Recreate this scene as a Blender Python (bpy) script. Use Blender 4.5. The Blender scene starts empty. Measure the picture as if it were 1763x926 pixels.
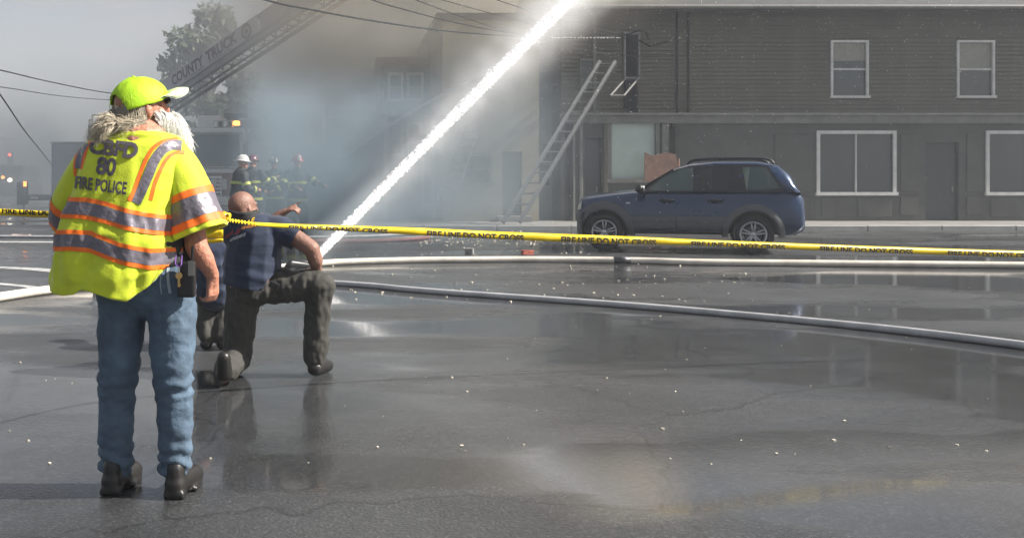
import bpy, bmesh, math, random
from mathutils import Vector, Matrix, noise
from mathutils.bvhtree import BVHTree
random.seed(7)
S = bpy.context.scene
COL = S.collection
R = math.radians
# ------------------------------------------------------------------ camera, sky, sun, exposure
F = 1650.0; CX, CY = 600.0, 312.0; W0, H0 = 1763.0, 926.0; EYE = 1.33
cam_d = bpy.data.cameras.new('camera'); cam = bpy.data.objects.new('camera', cam_d); COL.objects.link(cam)
S.camera = cam
cam.location = (0, 0, EYE); cam.rotation_euler = (R(90), 0, 0)
cam_d.sensor_width = 36; cam_d.lens = F / W0 * 36
cam_d.shift_x = (W0 / 2 - CX) / W0
cam_d.shift_y = (CY - H0 / 2) / W0
cam_d.clip_end = 4000; cam_d.clip_start = 0.05
SUN_DIR = Vector((0.84, -0.06, 0.66)).normalized()
elev = math.asin(SUN_DIR.z); az = math.atan2(SUN_DIR.x, SUN_DIR.y)
w = bpy.data.worlds.new('World'); S.world = w; w.use_nodes = True
nt = w.node_tree; nt.nodes.clear()
out = nt.nodes.new('ShaderNodeOutputWorld'); bg = nt.nodes.new('ShaderNodeBackground')
sky = nt.nodes.new('ShaderNodeTexSky'); sky.sky_type = 'NISHITA'; sky.sun_disc = False
sky.sun_elevation = elev; sky.sun_rotation = az; sky.dust_density = 2.0; sky.air_density = 1.0
tc = nt.nodes.new('ShaderNodeTexCoord'); mp = nt.nodes.new('ShaderNodeMapping'); mp.inputs['Scale'].default_value = (1.2, 1.2, 5.0)
nz = nt.nodes.new('ShaderNodeTexNoise'); nz.inputs['Scale'].default_value = 2.6; nz.inputs['Detail'].default_value = 7; nz.inputs['Roughness'].default_value = .55
rp = nt.nodes.new('ShaderNodeValToRGB'); rp.color_ramp.elements[0].position = .36; rp.color_ramp.elements[1].position = .60
mx = nt.nodes.new('ShaderNodeMixRGB'); mx.inputs[2].default_value = (4.0, 3.95, 4.05, 1)
nt.links.new(tc.outputs['Generated'], mp.inputs[0]); nt.links.new(mp.outputs[0], nz.inputs['Vector'])
nt.links.new(nz.outputs[0], rp.inputs[0]); nt.links.new(rp.outputs[0], mx.inputs[0]); nt.links.new(sky.outputs[0], mx.inputs[1])
nt.links.new(mx.outputs[0], bg.inputs[0]); bg.inputs[1].default_value = 0.055
nt.links.new(bg.outputs[0], out.inputs[0])
sun_d = bpy.data.lights.new('sun', 'SUN'); sun_d.energy = 5.0; sun_d.angle = R(.5); sun_d.color = (1, .95, .87)
sun = bpy.data.objects.new('sun', sun_d); COL.objects.link(sun)
sun.rotation_euler = SUN_DIR.to_track_quat('Z', 'Y').to_euler()
S.view_settings.view_transform = 'Standard'; S.view_settings.look = 'None'
S.view_settings.exposure = 1.0; S.view_settings.gamma = 1
S.render.engine = 'CYCLES'
S.cycles.use_denoising = True
S.cycles.max_bounces = 6; S.cycles.diffuse_bounces = 2; S.cycles.glossy_bounces = 3; S.cycles.volume_bounces = 2
S.cycles.transparent_max_bounces = 12
S.cycles.volume_step_rate = 1.0; S.cycles.volume_max_steps = 96
S.cycles.sample_clamp_indirect = 6

# ------------------------------------------------------------------ helpers
def P(px, py, Y):
    """place at distance Y that stands where the photograph has pixel (px, py)"""
    return Vector(((px - CX) * Y / F, Y, EYE - (py - CY) * Y / F))
def G(px, py, up=0.0):
    Y = (EYE - up) * F / (py - CY)
    return Vector(((px - CX) * Y / F, Y, up))
def tag(o, label=None, cat=None, group=None, kind=None):
    if label: o['label'] = label
    if cat: o['category'] = cat
    if group: o['group'] = group
    if kind: o['kind'] = kind
    return o
def empty(name, loc=(0, 0, 0), rz=0, **k):
    o = bpy.data.objects.new(name, None); COL.objects.link(o); o.location = loc; o.rotation_euler = (0, 0, rz)
    o.empty_display_size = .2
    return tag(o, **k)
def wm(o):
    m = o.matrix_basis.copy()
    return m if o.parent is None else wm(o.parent) @ o.matrix_parent_inverse @ m
def link(name, me, m, parent=None, smooth=False, **k):
    o = bpy.data.objects.new(name, me); COL.objects.link(o)
    if m is not None:
        for q in (m if isinstance(m, (list, tuple)) else [m]):
            if q.name not in me.materials: me.materials.append(q)
    if parent is not None:
        o.parent = parent
        if not k.pop('local', False):
            o.matrix_parent_inverse = wm(parent).inverted()
    else: k.pop('local', None)
    if smooth:
        for p in me.polygons: p.use_smooth = True
    return tag(o, **k)
def obj(name, bm, m, parent=None, smooth=False, **k):
    me = bpy.data.meshes.new(name); bm.normal_update(); bm.to_mesh(me); bm.free()
    return link(name, me, m, parent, smooth, **k)
def copy_tree(o, parent=None):
    c = o.copy(); COL.objects.link(c)
    if parent is not None: c.parent = parent
    for ch in o.children: copy_tree(ch, c)
    return c
def box(bm, x0, x1, y0, y1, z0, z1, M=None):
    vs = [bm.verts.new(Vector(p) if M is None else M @ Vector(p)) for p in
          ((x0, y0, z0), (x1, y0, z0), (x1, y1, z0), (x0, y1, z0), (x0, y0, z1), (x1, y0, z1), (x1, y1, z1), (x0, y1, z1))]
    for f in ((0, 3, 2, 1), (4, 5, 6, 7), (0, 1, 5, 4), (1, 2, 6, 5), (2, 3, 7, 6), (3, 0, 4, 7)):
        bm.faces.new([vs[i] for i in f])
def bevel(bm, w=.01, seg=1):
    bmesh.ops.bevel(bm, geom=list(bm.edges), offset=w, segments=seg, affect='EDGES', profile=.6); return bm
def bbox_obj(name, dims, m, parent=None, bev=0, M=None, **k):
    bm = bmesh.new(); box(bm, *dims, M=M)
    if bev: bevel(bm, bev)
    return obj(name, bm, m, parent, **k)
def frames(pts):
    pts = [Vector(p) for p in pts]; n = len(pts); T = []
    for i in range(n):
        a = pts[max(0, i - 1)]; b = pts[min(n - 1, i + 1)]; d = b - a
        T.append(d.normalized() if d.length > 1e-9 else Vector((0, 0, 1)))
    up = Vector((0, 0, 1)) if abs(T[0].z) < .9 else Vector((0, 1, 0))
    N = []; nrm = (up - T[0] * up.dot(T[0])).normalized()
    for t in T:
        nrm = (nrm - t * nrm.dot(t)); nrm = nrm.normalized() if nrm.length > 1e-6 else t.orthogonal().normalized()
        N.append(nrm)
    return pts, T, N
def tube(bm, pts, r, seg=8, cap=True, flat=1.0):
    pts, T, N = frames(pts); n = len(pts); rings = []
    for i in range(n):
        ri = r[i] if isinstance(r, (list, tuple)) else r
        B = T[i].cross(N[i])
        rings.append([bm.verts.new(pts[i] + N[i] * (math.cos(2 * math.pi * k / seg) * ri * flat) + B * (math.sin(2 * math.pi * k / seg) * ri)) for k in range(seg)])
    for i in range(n - 1):
        for k in range(seg):
            bm.faces.new((rings[i][k], rings[i][(k + 1) % seg], rings[i + 1][(k + 1) % seg], rings[i + 1][k]))
    if cap: bm.faces.new(rings[0][::-1]); bm.faces.new(rings[-1])
    return rings
def smoothpts(pts, n=8):
    pts = [Vector(p) for p in pts]; out = []
    for i in range(len(pts) - 1):
        p0 = pts[max(i - 1, 0)]; p1 = pts[i]; p2 = pts[i + 1]; p3 = pts[min(i + 2, len(pts) - 1)]
        for k in range(n):
            t = k / n
            out.append(.5 * ((2 * p1) + (p2 - p0) * t + (2 * p0 - 5 * p1 + 4 * p2 - p3) * t * t + (3 * p1 - p0 - 3 * p2 + p3) * t ** 3))
    out.append(pts[-1]); return out
def ell(bm, c, r, M=None, seg=12, ring=8):
    mm = Matrix.Translation(Vector(c)) @ (M.to_4x4() if M is not None else Matrix()) @ Matrix.Diagonal((*r, 1))
    bmesh.ops.create_uvsphere(bm, u_segments=seg, v_segments=ring, radius=1, matrix=mm)
def caps(bm, a, b, ra, rb, seg=12):
    a = Vector(a); b = Vector(b); d = b - a; L = d.length
    if L < 1e-6: ell(bm, a, (ra,) * 3); return
    d /= L; pts = []; rs = []
    for k in range(5):
        t = k / 5 * math.pi / 2; pts.append(a - d * ra * math.cos(t)); rs.append(max(ra * math.sin(t), 1e-3))
    pts.append(a); rs.append(ra); pts.append(b); rs.append(rb)
    for k in range(1, 6):
        t = k / 5 * math.pi / 2; pts.append(b + d * rb * math.sin(t)); rs.append(max(rb * math.cos(t), 1e-3))
    tube(bm, pts, rs, seg)
def lathe(bm, prof, seg=24, M=None, cap=True):
    """prof: (r, z)"""
    rings = []
    for r, z in prof:
        ring = []
        for k in range(seg):
            a = 2 * math.pi * k / seg; p = Vector((r * math.cos(a), r * math.sin(a), z))
            ring.append(bm.verts.new(M @ p if M is not None else p))
        rings.append(ring)
    for i in range(len(rings) - 1):
        for k in range(seg): bm.faces.new((rings[i][k], rings[i][(k + 1) % seg], rings[i + 1][(k + 1) % seg], rings[i + 1][k]))
    if cap: bm.faces.new(rings[0][::-1]); bm.faces.new(rings[-1])
def fuse(bm, vox=.01, sm=4, extra=None):
    """join overlapping volumes into one continuous surface"""
    me = bpy.data.meshes.new('tmp'); bm.normal_update(); bm.to_mesh(me); bm.free()
    o = bpy.data.objects.new('tmp', me); COL.objects.link(o)
    r = o.modifiers.new('r', 'REMESH'); r.mode = 'VOXEL'; r.voxel_size = vox; r.use_smooth_shade = True
    if sm: s = o.modifiers.new('s', 'SMOOTH'); s.iterations = sm; s.factor = .5
    dg = bpy.context.evaluated_depsgraph_get(); dg.update()
    res = bpy.data.meshes.new_from_object(o.evaluated_get(dg))
    bpy.data.objects.remove(o); bpy.data.meshes.remove(me)
    if extra:
        for v in res.vertices: v.co = extra(v.co.copy(), v.normal.copy())
    return res
def poly_prism(bm, pts, y0, y1, M=None):
    """pts (x,z) outline extruded from y0 to y1"""
    a = [bm.verts.new((M @ Vector((x, y0, z))) if M else Vector((x, y0, z))) for x, z in pts]
    b = [bm.verts.new((M @ Vector((x, y1, z))) if M else Vector((x, y1, z))) for x, z in pts]
    n = len(pts); bm.faces.new(a); bm.faces.new(b[::-1])
    for i in range(n): bm.faces.new((a[(i + 1) % n], a[i], b[i], b[(i + 1) % n]))
def nse(p, s=1.0): return noise.noise(Vector(p) * s)
def text_geo(txt, bold=0.0, shear=0.0, font_space=1.0):
    """lettering as 2-D triangles; returns verts [(x,y)] with cap height 1 starting at x=0, faces, width"""
    c = bpy.data.curves.new('t', 'FONT'); c.body = txt; c.offset = bold; c.shear = shear; c.space_character = font_space; c.resolution_u = 3
    o = bpy.data.objects.new('t', c); COL.objects.link(o)
    dg = bpy.context.evaluated_depsgraph_get(); dg.update()
    me = bpy.data.meshes.new_from_object(o.evaluated_get(dg)); bpy.data.objects.remove(o)
    vs = [(v.co.x, v.co.y) for v in me.vertices]; fs = [tuple(p.vertices) for p in me.polygons]
    x0 = min(v[0] for v in vs); x1 = max(v[0] for v in vs); y1 = max(v[1] for v in vs); y0 = min(v[1] for v in vs)
    h = y1 - y0
    vs = [((x - x0) / h, (y - y0) / h) for x, y in vs]
    bpy.data.meshes.remove(me)
    return vs, fs, (x1 - x0) / h
def text_bm(txt, bold=0, shear=0, cell=.12, space=1.0):
    vs, fs, wd = text_geo(txt, bold, shear, space); bm = bmesh.new()
    V = [bm.verts.new((x, y, 0)) for x, y in vs]
    for f in fs:
        try: bm.faces.new([V[i] for i in f])
        except ValueError: pass
    if cell:
        x = cell
        while x < wd:
            bmesh.ops.bisect_plane(bm, geom=bm.verts[:] + bm.edges[:] + bm.faces[:], plane_co=(x, 0, 0), plane_no=(1, 0, 0)); x += cell
        for y in (.25, .5, .75):
            bmesh.ops.bisect_plane(bm, geom=bm.verts[:] + bm.edges[:] + bm.faces[:], plane_co=(0, y, 0), plane_no=(0, 1, 0))
    return bm, wd

# ------------------------------------------------------------------ materials
MATS = {}
def mat(name, col, rough=.7, metal=0, var=.15, scale=8, bump=.0, bscale=40, spec=.5, coords='Object', trans=0, sheen=0, sub=0, stretch=None, col2=None, coat=0):
    if name in MATS: return MATS[name]
    m = bpy.data.materials.new(name); m.use_nodes = True; t = m.node_tree; b = t.nodes['Principled BSDF']
    b.inputs['Roughness'].default_value = rough; b.inputs['Metallic'].default_value = metal
    b.inputs['Specular IOR Level'].default_value = spec
    if coat: b.inputs['Coat Weight'].default_value = coat; b.inputs['Coat Roughness'].default_value = .08
    if trans: b.inputs['Transmission Weight'].default_value = trans
    if sheen: b.inputs['Sheen Weight'].default_value = sheen
    if sub: b.inputs['Subsurface Weight'].default_value = sub; b.inputs['Subsurface Radius'].default_value = (.02, .008, .004); b.inputs['Subsurface Scale'].default_value = .5
    tcn = t.nodes.new('ShaderNodeTexCoord'); src = tcn.outputs[coords]
    if stretch:
        mpn = t.nodes.new('ShaderNodeMapping'); mpn.inputs['Scale'].default_value = stretch; t.links.new(src, mpn.inputs[0]); src = mpn.outputs[0]
    n = t.nodes.new('ShaderNodeTexNoise'); n.inputs['Scale'].default_value = scale; n.inputs['Detail'].default_value = 6; n.inputs['Roughness'].default_value = .6
    t.links.new(src, n.inputs['Vector'])
    rmp = t.nodes.new('ShaderNodeValToRGB'); c = Vector(col)
    lo = c * (1 - var); hi = (Vector(col2) if col2 else c * (1 + var))
    rmp.color_ramp.elements[0].position = .3; rmp.color_ramp.elements[1].position = .7
    rmp.color_ramp.elements[0].color = (*[min(1, q) for q in lo], 1); rmp.color_ramp.elements[1].color = (*[min(1, q) for q in hi], 1)
    t.links.new(n.outputs[0], rmp.inputs[0]); t.links.new(rmp.outputs[0], b.inputs['Base Color'])
    if bump:
        n2 = t.nodes.new('ShaderNodeTexNoise'); n2.inputs['Scale'].default_value = bscale; n2.inputs['Detail'].default_value = 4
        t.links.new(src, n2.inputs['Vector'])
        bp = t.nodes.new('ShaderNodeBump'); bp.inputs['Strength'].default_value = bump; bp.inputs['Distance'].default_value = .02
        t.links.new(n2.outputs[0], bp.inputs['Height']); t.links.new(bp.outputs[0], b.inputs['Normal'])
    MATS[name] = m; return m
def lamp_mat(name, col, e):
    m = mat(name, col, .4); b = m.node_tree.nodes['Principled BSDF']
    b.inputs['Emission Color'].default_value = (*col, 1); b.inputs['Emission Strength'].default_value = e
    return m
def glass_mat(name, col, rough=.08):
    return mat(name, col, rough, var=.1, scale=3, spec=.8)
# ------------------------------------------------------------------ ground
def asphalt():
    m = mat('wet_asphalt', (.055, .057, .06), .3, var=.35, scale=.5, bump=.25, bscale=60, spec=.5)
    t = m.node_tree; b = t.nodes['Principled BSDF']; tcn = [n for n in t.nodes if n.type == 'TEX_COORD'][0]
    n = t.nodes.new('ShaderNodeTexNoise'); n.inputs['Scale'].default_value = .35; n.inputs['Detail'].default_value = 5
    mpn = t.nodes.new('ShaderNodeMapping'); mpn.inputs['Scale'].default_value = (.5, 1.4, 1)
    r = t.nodes.new('ShaderNodeMapRange'); r.inputs[1].default_value = .4; r.inputs[2].default_value = .62; r.inputs[3].default_value = .08; r.inputs[4].default_value = .36
    t.links.new(tcn.outputs['Object'], mpn.inputs[0]); t.links.new(mpn.outputs[0], n.inputs['Vector']); t.links.new(n.outputs[0], r.inputs[0]); t.links.new(r.outputs[0], b.inputs['Roughness'])
    n3 = t.nodes.new('ShaderNodeTexVoronoi'); n3.inputs['Scale'].default_value = 70
    t.links.new(tcn.outputs['Object'], n3.inputs['Vector'])
    r3 = t.nodes.new('ShaderNodeMapRange'); r3.inputs[1].default_value = .0; r3.inputs[2].default_value = .25; r3.inputs[3].default_value = 1.9; r3.inputs[4].default_value = 1
    t.links.new(n3.outputs['Distance'], r3.inputs[0])
    n4 = t.nodes.new('ShaderNodeTexNoise'); n4.inputs['Scale'].default_value = 9
    t.links.new(tcn.outputs['Object'], n4.inputs['Vector'])
    rmp = [q for q in t.nodes if q.type == 'VALTORGB'][0]
    mul = t.nodes.new('ShaderNodeVectorMath'); mul.operation = 'SCALE'
    t.links.new(rmp.outputs[0], mul.inputs[0]); t.links.new(r3.outputs[0], mul.inputs['Scale']); t.links.new(mul.outputs[0], b.inputs['Base Color'])
    # pale stones in the surface, cracks, patches and standing water
    co = tcn.outputs['Object']
    def N(tp, **k):
        q = t.nodes.new(tp)
        for a, v in k.items(): q.inputs[a].default_value = v
        return q
    v1 = N('ShaderNodeTexVoronoi', Scale=95.0); t.links.new(co, v1.inputs['Vector'])
    sp = N('ShaderNodeMapRange'); [setattr(sp.inputs[i + 1], 'default_value', q) for i, q in enumerate((.72, .99, 0, .03))]
    sx = t.nodes.new('ShaderNodeSeparateColor'); t.links.new(v1.outputs['Color'], sx.inputs[0]); t.links.new(sx.outputs[0], sp.inputs[0])
    pat = N('ShaderNodeTexNoise', Scale=.22, Detail=8.0, Roughness=.7); t.links.new(co, pat.inputs['Vector'])
    pr_ = N('ShaderNodeMapRange'); [setattr(pr_.inputs[i + 1], 'default_value', q) for i, q in enumerate((.3, .7, .45, 1.15))]; t.links.new(pat.outputs[0], pr_.inputs[0])
    wn = N('ShaderNodeTexNoise', Scale=.9, Detail=4.0); t.links.new(co, wn.inputs['Vector'])
    wv = t.nodes.new('ShaderNodeVectorMath'); wv.operation = 'MULTIPLY_ADD'; wv.inputs[1].default_value = (1.3, 1.3, 0); t.links.new(wn.outputs['Color'], wv.inputs[0]); t.links.new(co, wv.inputs[2])
    cr = N('ShaderNodeTexVoronoi', Scale=.38); cr.feature = 'DISTANCE_TO_EDGE'; t.links.new(wv.outputs[0], cr.inputs['Vector'])
    cm = N('ShaderNodeMapRange'); [setattr(cm.inputs[i + 1], 'default_value', q) for i, q in enumerate((.001, .006, .62, 1))]; t.links.new(cr.outputs['Distance'], cm.inputs[0])
    m1 = t.nodes.new('ShaderNodeMath'); m1.operation = 'MULTIPLY'; t.links.new(pr_.outputs[0], m1.inputs[0]); t.links.new(cm.outputs[0], m1.inputs[1])
    sc = t.nodes.new('ShaderNodeVectorMath'); sc.operation = 'SCALE'; t.links.new(mul.outputs[0], sc.inputs[0]); t.links.new(m1.outputs[0], sc.inputs['Scale'])
    ad = t.nodes.new('ShaderNodeVectorMath'); ad.operation = 'ADD'; t.links.new(sc.outputs[0], ad.inputs[0]); t.links.new(sp.outputs[0], ad.inputs[1]); t.links.new(ad.outputs[0], b.inputs['Base Color'])
    r.inputs[1].default_value = .47; r.inputs[2].default_value = .56; r.inputs[3].default_value = .05; r.inputs[4].default_value = .42
    bpn = [q for q in t.nodes if q.type == 'BUMP'][0]
    bs_ = N('ShaderNodeMapRange'); [setattr(bs_.inputs[i + 1], 'default_value', q) for i, q in enumerate((.46, .56, .04, .9))]; t.links.new(n.outputs[0], bs_.inputs[0]); t.links.new(bs_.outputs[0], bpn.inputs['Strength'])
    bpn.inputs['Distance'].default_value = .006
    return m
M_ASPH = asphalt()
bm = bmesh.new(); bmesh.ops.create_grid(bm, x_segments=4, y_segments=4, size=700)
obj('road', bm, M_ASPH, kind='structure')
M_CONC = mat('pavement_concrete', (.24, .235, .225), .55, scale=1.5, bump=.2, bscale=30)
M_KERB = mat('kerb_stone', (.3, .3, .29), .6, scale=3, bump=.2)
pav = empty('pavement', (0, 0, 0), kind='structure')
random.seed(3)
FY = 28.9                      # the house fronts
bbox_obj('pavement_base', (-4, 60, 26.0, FY + 3, -.3, .105), M_CONC, pav)
# concrete slabs with recessed joints
sl = bpy.data.meshes.new('slab'); bs = bmesh.new(); box(bs, -.742, .742, -.72, .72, 0, .03); bevel(bs, .008); bs.to_mesh(sl); bs.free()
for i in range(30):
    for j in range(2):
        o = link('slab', sl, M_CONC, pav, local=True); o.location = (-3.2 + i * 1.5, 26.95 + j * 1.455, .104 + random.uniform(-.003, .003))
kb = bpy.data.meshes.new('kerb_stone'); bs = bmesh.new(); box(bs, -.99, .99, -.08, .08, -.1, .135); bevel(bs, .015); bs.to_mesh(kb); bs.free()
for i in range(24):
    o = link('kerb_stone', kb, M_KERB, pav, local=True); o.location = (-3 + i * 2, 25.92, random.uniform(-.003, .003))
# painted markings (worn white)
def marking(pts, wid, seed=0, name='lane_marking'):
    bm = bmesh.new(); q = [G(*p) for p in pts]; q = smoothpts(q, 6); prev = None
    for i, p in enumerate(q):
        d = (q[min(i + 1, len(q) - 1)] - q[max(i - 1, 0)]).normalized(); s = Vector((-d.y, d.x, 0)) * wid / 2 * (1 + .12 * nse(p + Vector((seed, 0, 0)), 3))
        a = bm.verts.new((p.x - s.x, p.y - s.y, .004)); b_ = bm.verts.new((p.x + s.x, p.y + s.y, .004))
        if prev: bm.faces.new((prev[0], a, b_, prev[1]))
        prev = (a, b_)
    return obj(name, bm, M_PAINT, kind='structure')
M_PAINT = mat('worn_road_paint', (.45, .45, .44), .4, var=.5, scale=6, bump=.15, bscale=50)
marking([(-420, 452), (0, 461), (120, 469), (330, 482)], .30)
marking([(-300, 470), (0, 489), (75, 499)], .16)
marking([(-500, 414), (100, 417), (330, 418)], .5)

# ------------------------------------------------------------------ buildings
def XZ(px, py, Y=FY): p = P(px, py, Y); return p.x, p.z
M_SIDE = mat('grey_green_siding', (.105, .098, .074), .65, var=.22, scale=1.2, bump=.12, bscale=25)
M_SIDE2 = mat('tan_stucco', (.30, .265, .19), .8, var=.18, scale=1.0, bump=.3, bscale=30)
M_TRIM = mat('weathered_trim', (.17, .17, .16), .6, var=.2, scale=3)
M_WHITE = mat('white_paint', (.62, .62, .60), .5, var=.15, scale=4)
M_DARK = mat('sooty_dark_wood', (.018, .018, .021), .8, spec=.1, var=.4, scale=4)
M_ROOF = mat('charcoal_roofing', (.05, .05, .052), .85, var=.3, scale=3, bump=.3, bscale=20)
M_GLASSD = glass_mat('dark_window_glass', (.03, .04, .045))
M_PALE = mat('pale_green_window_blind', (.50, .60, .55), .35, var=.1, scale=1.3)
M_BROWN = mat('brown_scorched_board', (.22, .12, .085), .7, var=.25, scale=4, bump=.2)
M_SHUT = mat('blue_grey_siding', (.14, .16, .18), .7, var=.25, scale=1.2)
M_BRICK = mat('dull_red_brick', (.20, .09, .07), .8, var=.3, scale=6, bump=.3)
M_MORT = mat('mortar', (.22, .2, .18), .9)
def planks(parent, x0, x1, z0, z1, y, m, pitch=.125, holes=()):
    """lapped boards, one mesh object per course (split where an opening interrupts it)"""
    cache = {}
    z = z0
    while z < z1 - .03:
        spans = [(x0, x1)]
        for hx0, hx1, hz0, hz1 in holes:
            if z + pitch > hz0 and z < hz1:
                ns = []
                for a, b_ in spans:
                    if hx1 <= a or hx0 >= b_: ns.append((a, b_)); continue
                    if hx0 > a: ns.append((a, hx0))
                    if hx1 < b_: ns.append((hx1, b_))
                spans = ns
        for a, b_ in spans:
            key = round(b_ - a, 3)
            if key not in cache:
                bm = bmesh.new(); L = b_ - a
                pts = [(0, 0), (-.045, 0), (-.008, pitch - .002), (0, pitch - .002)]
                A = [bm.verts.new((0, q[0], q[1])) for q in pts]; B = [bm.verts.new((L, q[0], q[1])) for q in pts]
                for i in range(4): bm.faces.new((A[i], A[(i + 1) % 4], B[(i + 1) % 4], B[i]))
                bm.faces.new(A[::-1]); bm.faces.new(B)
                me = bpy.data.meshes.new('plank'); bm.to_mesh(me); bm.free(); cache[key] = me
            o = link('plank', cache[key], m, parent); o.location = (a, y + random.uniform(-.002, .002), z)
            o.rotation_euler = (0, random.uniform(-.0012, .0012), 0)
        z += pitch
def window(parent, x0, x1, z0, z1, y, fm, gm, t=.07, mull=(0, 1), depth=.1, name='window'):
    bm = bmesh.new()
    box(bm, x0 - t, x1 + t, y - .05, y + depth, z1, z1 + t); box(bm, x0 - t - .03, x1 + t + .03, y - .09, y + depth, z0 - t, z0)
    box(bm, x0 - t, x0, y - .045, y + depth, z0, z1); box(bm, x1, x1 + t, y - .045, y + depth, z0, z1)
    nv, nh = mull
    for i in range(nv): xx = x0 + (x1 - x0) * (i + 1) / (nv + 1); box(bm, xx - .018, xx + .018, y - .01, y + .05, z0, z1)
    for i in range(nh): zz = z0 + (z1 - z0) * (i + 1) / (nh + 1); box(bm, x0, x1, y - .012, y + .048, zz - .025, zz + .025)
    f = obj(name, bm, fm, parent)
    bbox_obj('pane', (x0, x1, y + .05, y + .06, z0, z1), gm, f)
    return f
def wallbox(name, parent, x0, x1, y0, y1, z0, z1, m, holes=()):
    """wall block with real openings recessed into its front"""
    bm = bmesh.new()
    xs = sorted({x0, x1, *[h[0] for h in holes], *[h[1] for h in holes]}); zs = sorted({z0, z1, *[h[2] for h in holes], *[h[3] for h in holes]})
    for i in range(len(xs) - 1):
        for j in range(len(zs) - 1):
            cx, cz = (xs[i] + xs[i + 1]) / 2, (zs[j] + zs[j + 1]) / 2
            ins = any(h[0] < cx < h[1] and h[2] < cz < h[3] for h in holes)
            box(bm, xs[i], xs[i + 1], y0 + (.25 if ins else 0), y1, zs[j], zs[j + 1])
    bmesh.ops.remove_doubles(bm, verts=bm.verts, dist=1e-5)
    return obj(name, bm, m, parent)
# ---- the clapboard corner house (right)
hb = empty('clapboard_house', (8, FY, 0), label='grey-green clapboard house with dark storefront and pale shop window behind the blue car', cat='house')
xa = XZ(966, 0)[0]; xe = 30.0
zc = XZ(0, 207)[1]; ze = XZ(0, 14)[1]
wx0, wz1 = XZ(1052, 212); wx1, wz0 = XZ(1128, 308)
dx0, dz1 = XZ(1008, 238); dx1, _ = XZ(1036, 0)
ux0, uz1 = XZ(1001, 105); ux1, uz0 = XZ(1021, 150)
tx0, tz1 = XZ(1076, 60); tx1, tz0 = XZ(1098, 134)
holes = [(wx0, wx1, wz0, wz1), (dx0, dx1, .15, dz1)]
more = []
for c in (14.6, 18.4, 22.2, 26.0): more.append((c, c + 1.0, 3.9, 5.5))
sh2 = [(14.2, 16.4, 1.0, 2.75), (17.4, 18.4, .15, 2.5), (19.3, 21.6, 1.0, 2.75), (23.2, 25.5, 1.0, 2.75)]
up = [(tx0, tx1, tz0, tz1), (ux0, ux1, uz0, uz1)] + more
wallbox('wall', hb, xa, xe, FY, FY + 8, .1, zc, mat('storefront_panel', (.065, .066, .060), .6, var=.2, scale=2), holes + sh2)
wallbox('upper_wall', hb, xa, xe, FY + .03, FY + 8, zc + .004, ze, M_SIDE, up)
planks(hb, XZ(1026, 0)[0], xe, zc + .22, ze, FY + .028, M_SIDE, holes=[(a - .08, b_ + .08, c - .08, d + .08) for a, b_, c, d in up])
planks(hb, xa, XZ(1021.5, 0)[0], zc + .22, ze, FY + .028, M_SIDE, holes=[(a - .08, b_ + .08, c - .08, d + .08) for a, b_, c, d in up])
cb = XZ(1023.5, 0)[0]
bbox_obj('corner_board', (cb - .05, cb + .05, FY - .04, FY + .03, zc + .2, ze), M_TRIM, hb)
for px in (1164.5, 1184): q = XZ(px, 0)[0]; bbox_obj('downpipe', (q - .03, q + .03, FY - .07, FY - .012, zc + .2, ze), M_DARK, hb, bev=.01)
bm = bmesh.new(); box(bm, xa - .05, xe, FY - .16, FY - .002, zc - .1, zc + .14); box(bm, xa - .05, xe, FY - .26, FY - .003, zc + .142, zc + .2); obj('cornice', bm, M_TRIM, hb)
bm = bmesh.new(); poly_prism(bm, [(FY - .45, ze + .0), (FY + 4, ze + 1.9), (FY + 8.5, ze + .0), (FY + 8.5, ze - .14), (FY - .45, ze - .14)], xa - .3, xe, M=Matrix(((0, 1, 0, 0), (1, 0, 0, 0), (0, 0, 1, 0), (0, 0, 0, 1))))
obj('roof', bm, M_ROOF, hb)
bm = bmesh.new(); tube(bm, [(xa - .3, FY - .48, ze - .05), (xe, FY - .48, ze - .05)], .06, 8); obj('gutter', bm, M_TRIM, hb)
f = window(hb, wx0, wx1, wz0, wz1, FY - .01, M_TRIM, M_PALE, .12, (0, 0)); 
for a, b_, c, d in sh2: 
    if c > .5: window(hb, a, b_, c, d, FY - .01, M_WHITE, M_GLASSD, .1, (1, 0))
for a, b_, c, d in more: window(hb, a, b_, c, d, FY - .0, M_WHITE, M_GLASSD, .07, (0, 1))
window(hb, ux0, ux1, uz0, uz1, FY - .0, M_TRIM, mat('blind_grey', (.16, .17, .16), .5), .06, (0, 1))
for a, b_ in ((dx0, dx1), (17.4, 18.4)):
    d = bbox_obj('door', (a + .03, b_ - .03, FY + .12, FY + .18, .16, (dz1 if a == dx0 else 2.5) - .02), mat('dark_door', (.04, .045, .05), .4), hb, bev=.006)
    bbox_obj('handle', (b_ - .16, b_ - .12, FY + .06, FY + .12, 1.0, 1.18), M_TRIM, d)
# pilasters between door and windows
for px, wd, m in ((978, .14, M_DARK), (987, .07, M_TRIM), (999.5, .10, M_TRIM), (1042, .12, M_SIDE), (1144, .2, M_TRIM), (1158, .1, M_DARK)):
    q = XZ(px, 0)[0]; bbox_obj('pilaster', (q - wd / 2, q + wd / 2, FY - .09, FY - .004, .14, zc - .104), m, hb, bev=.012)
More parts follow.
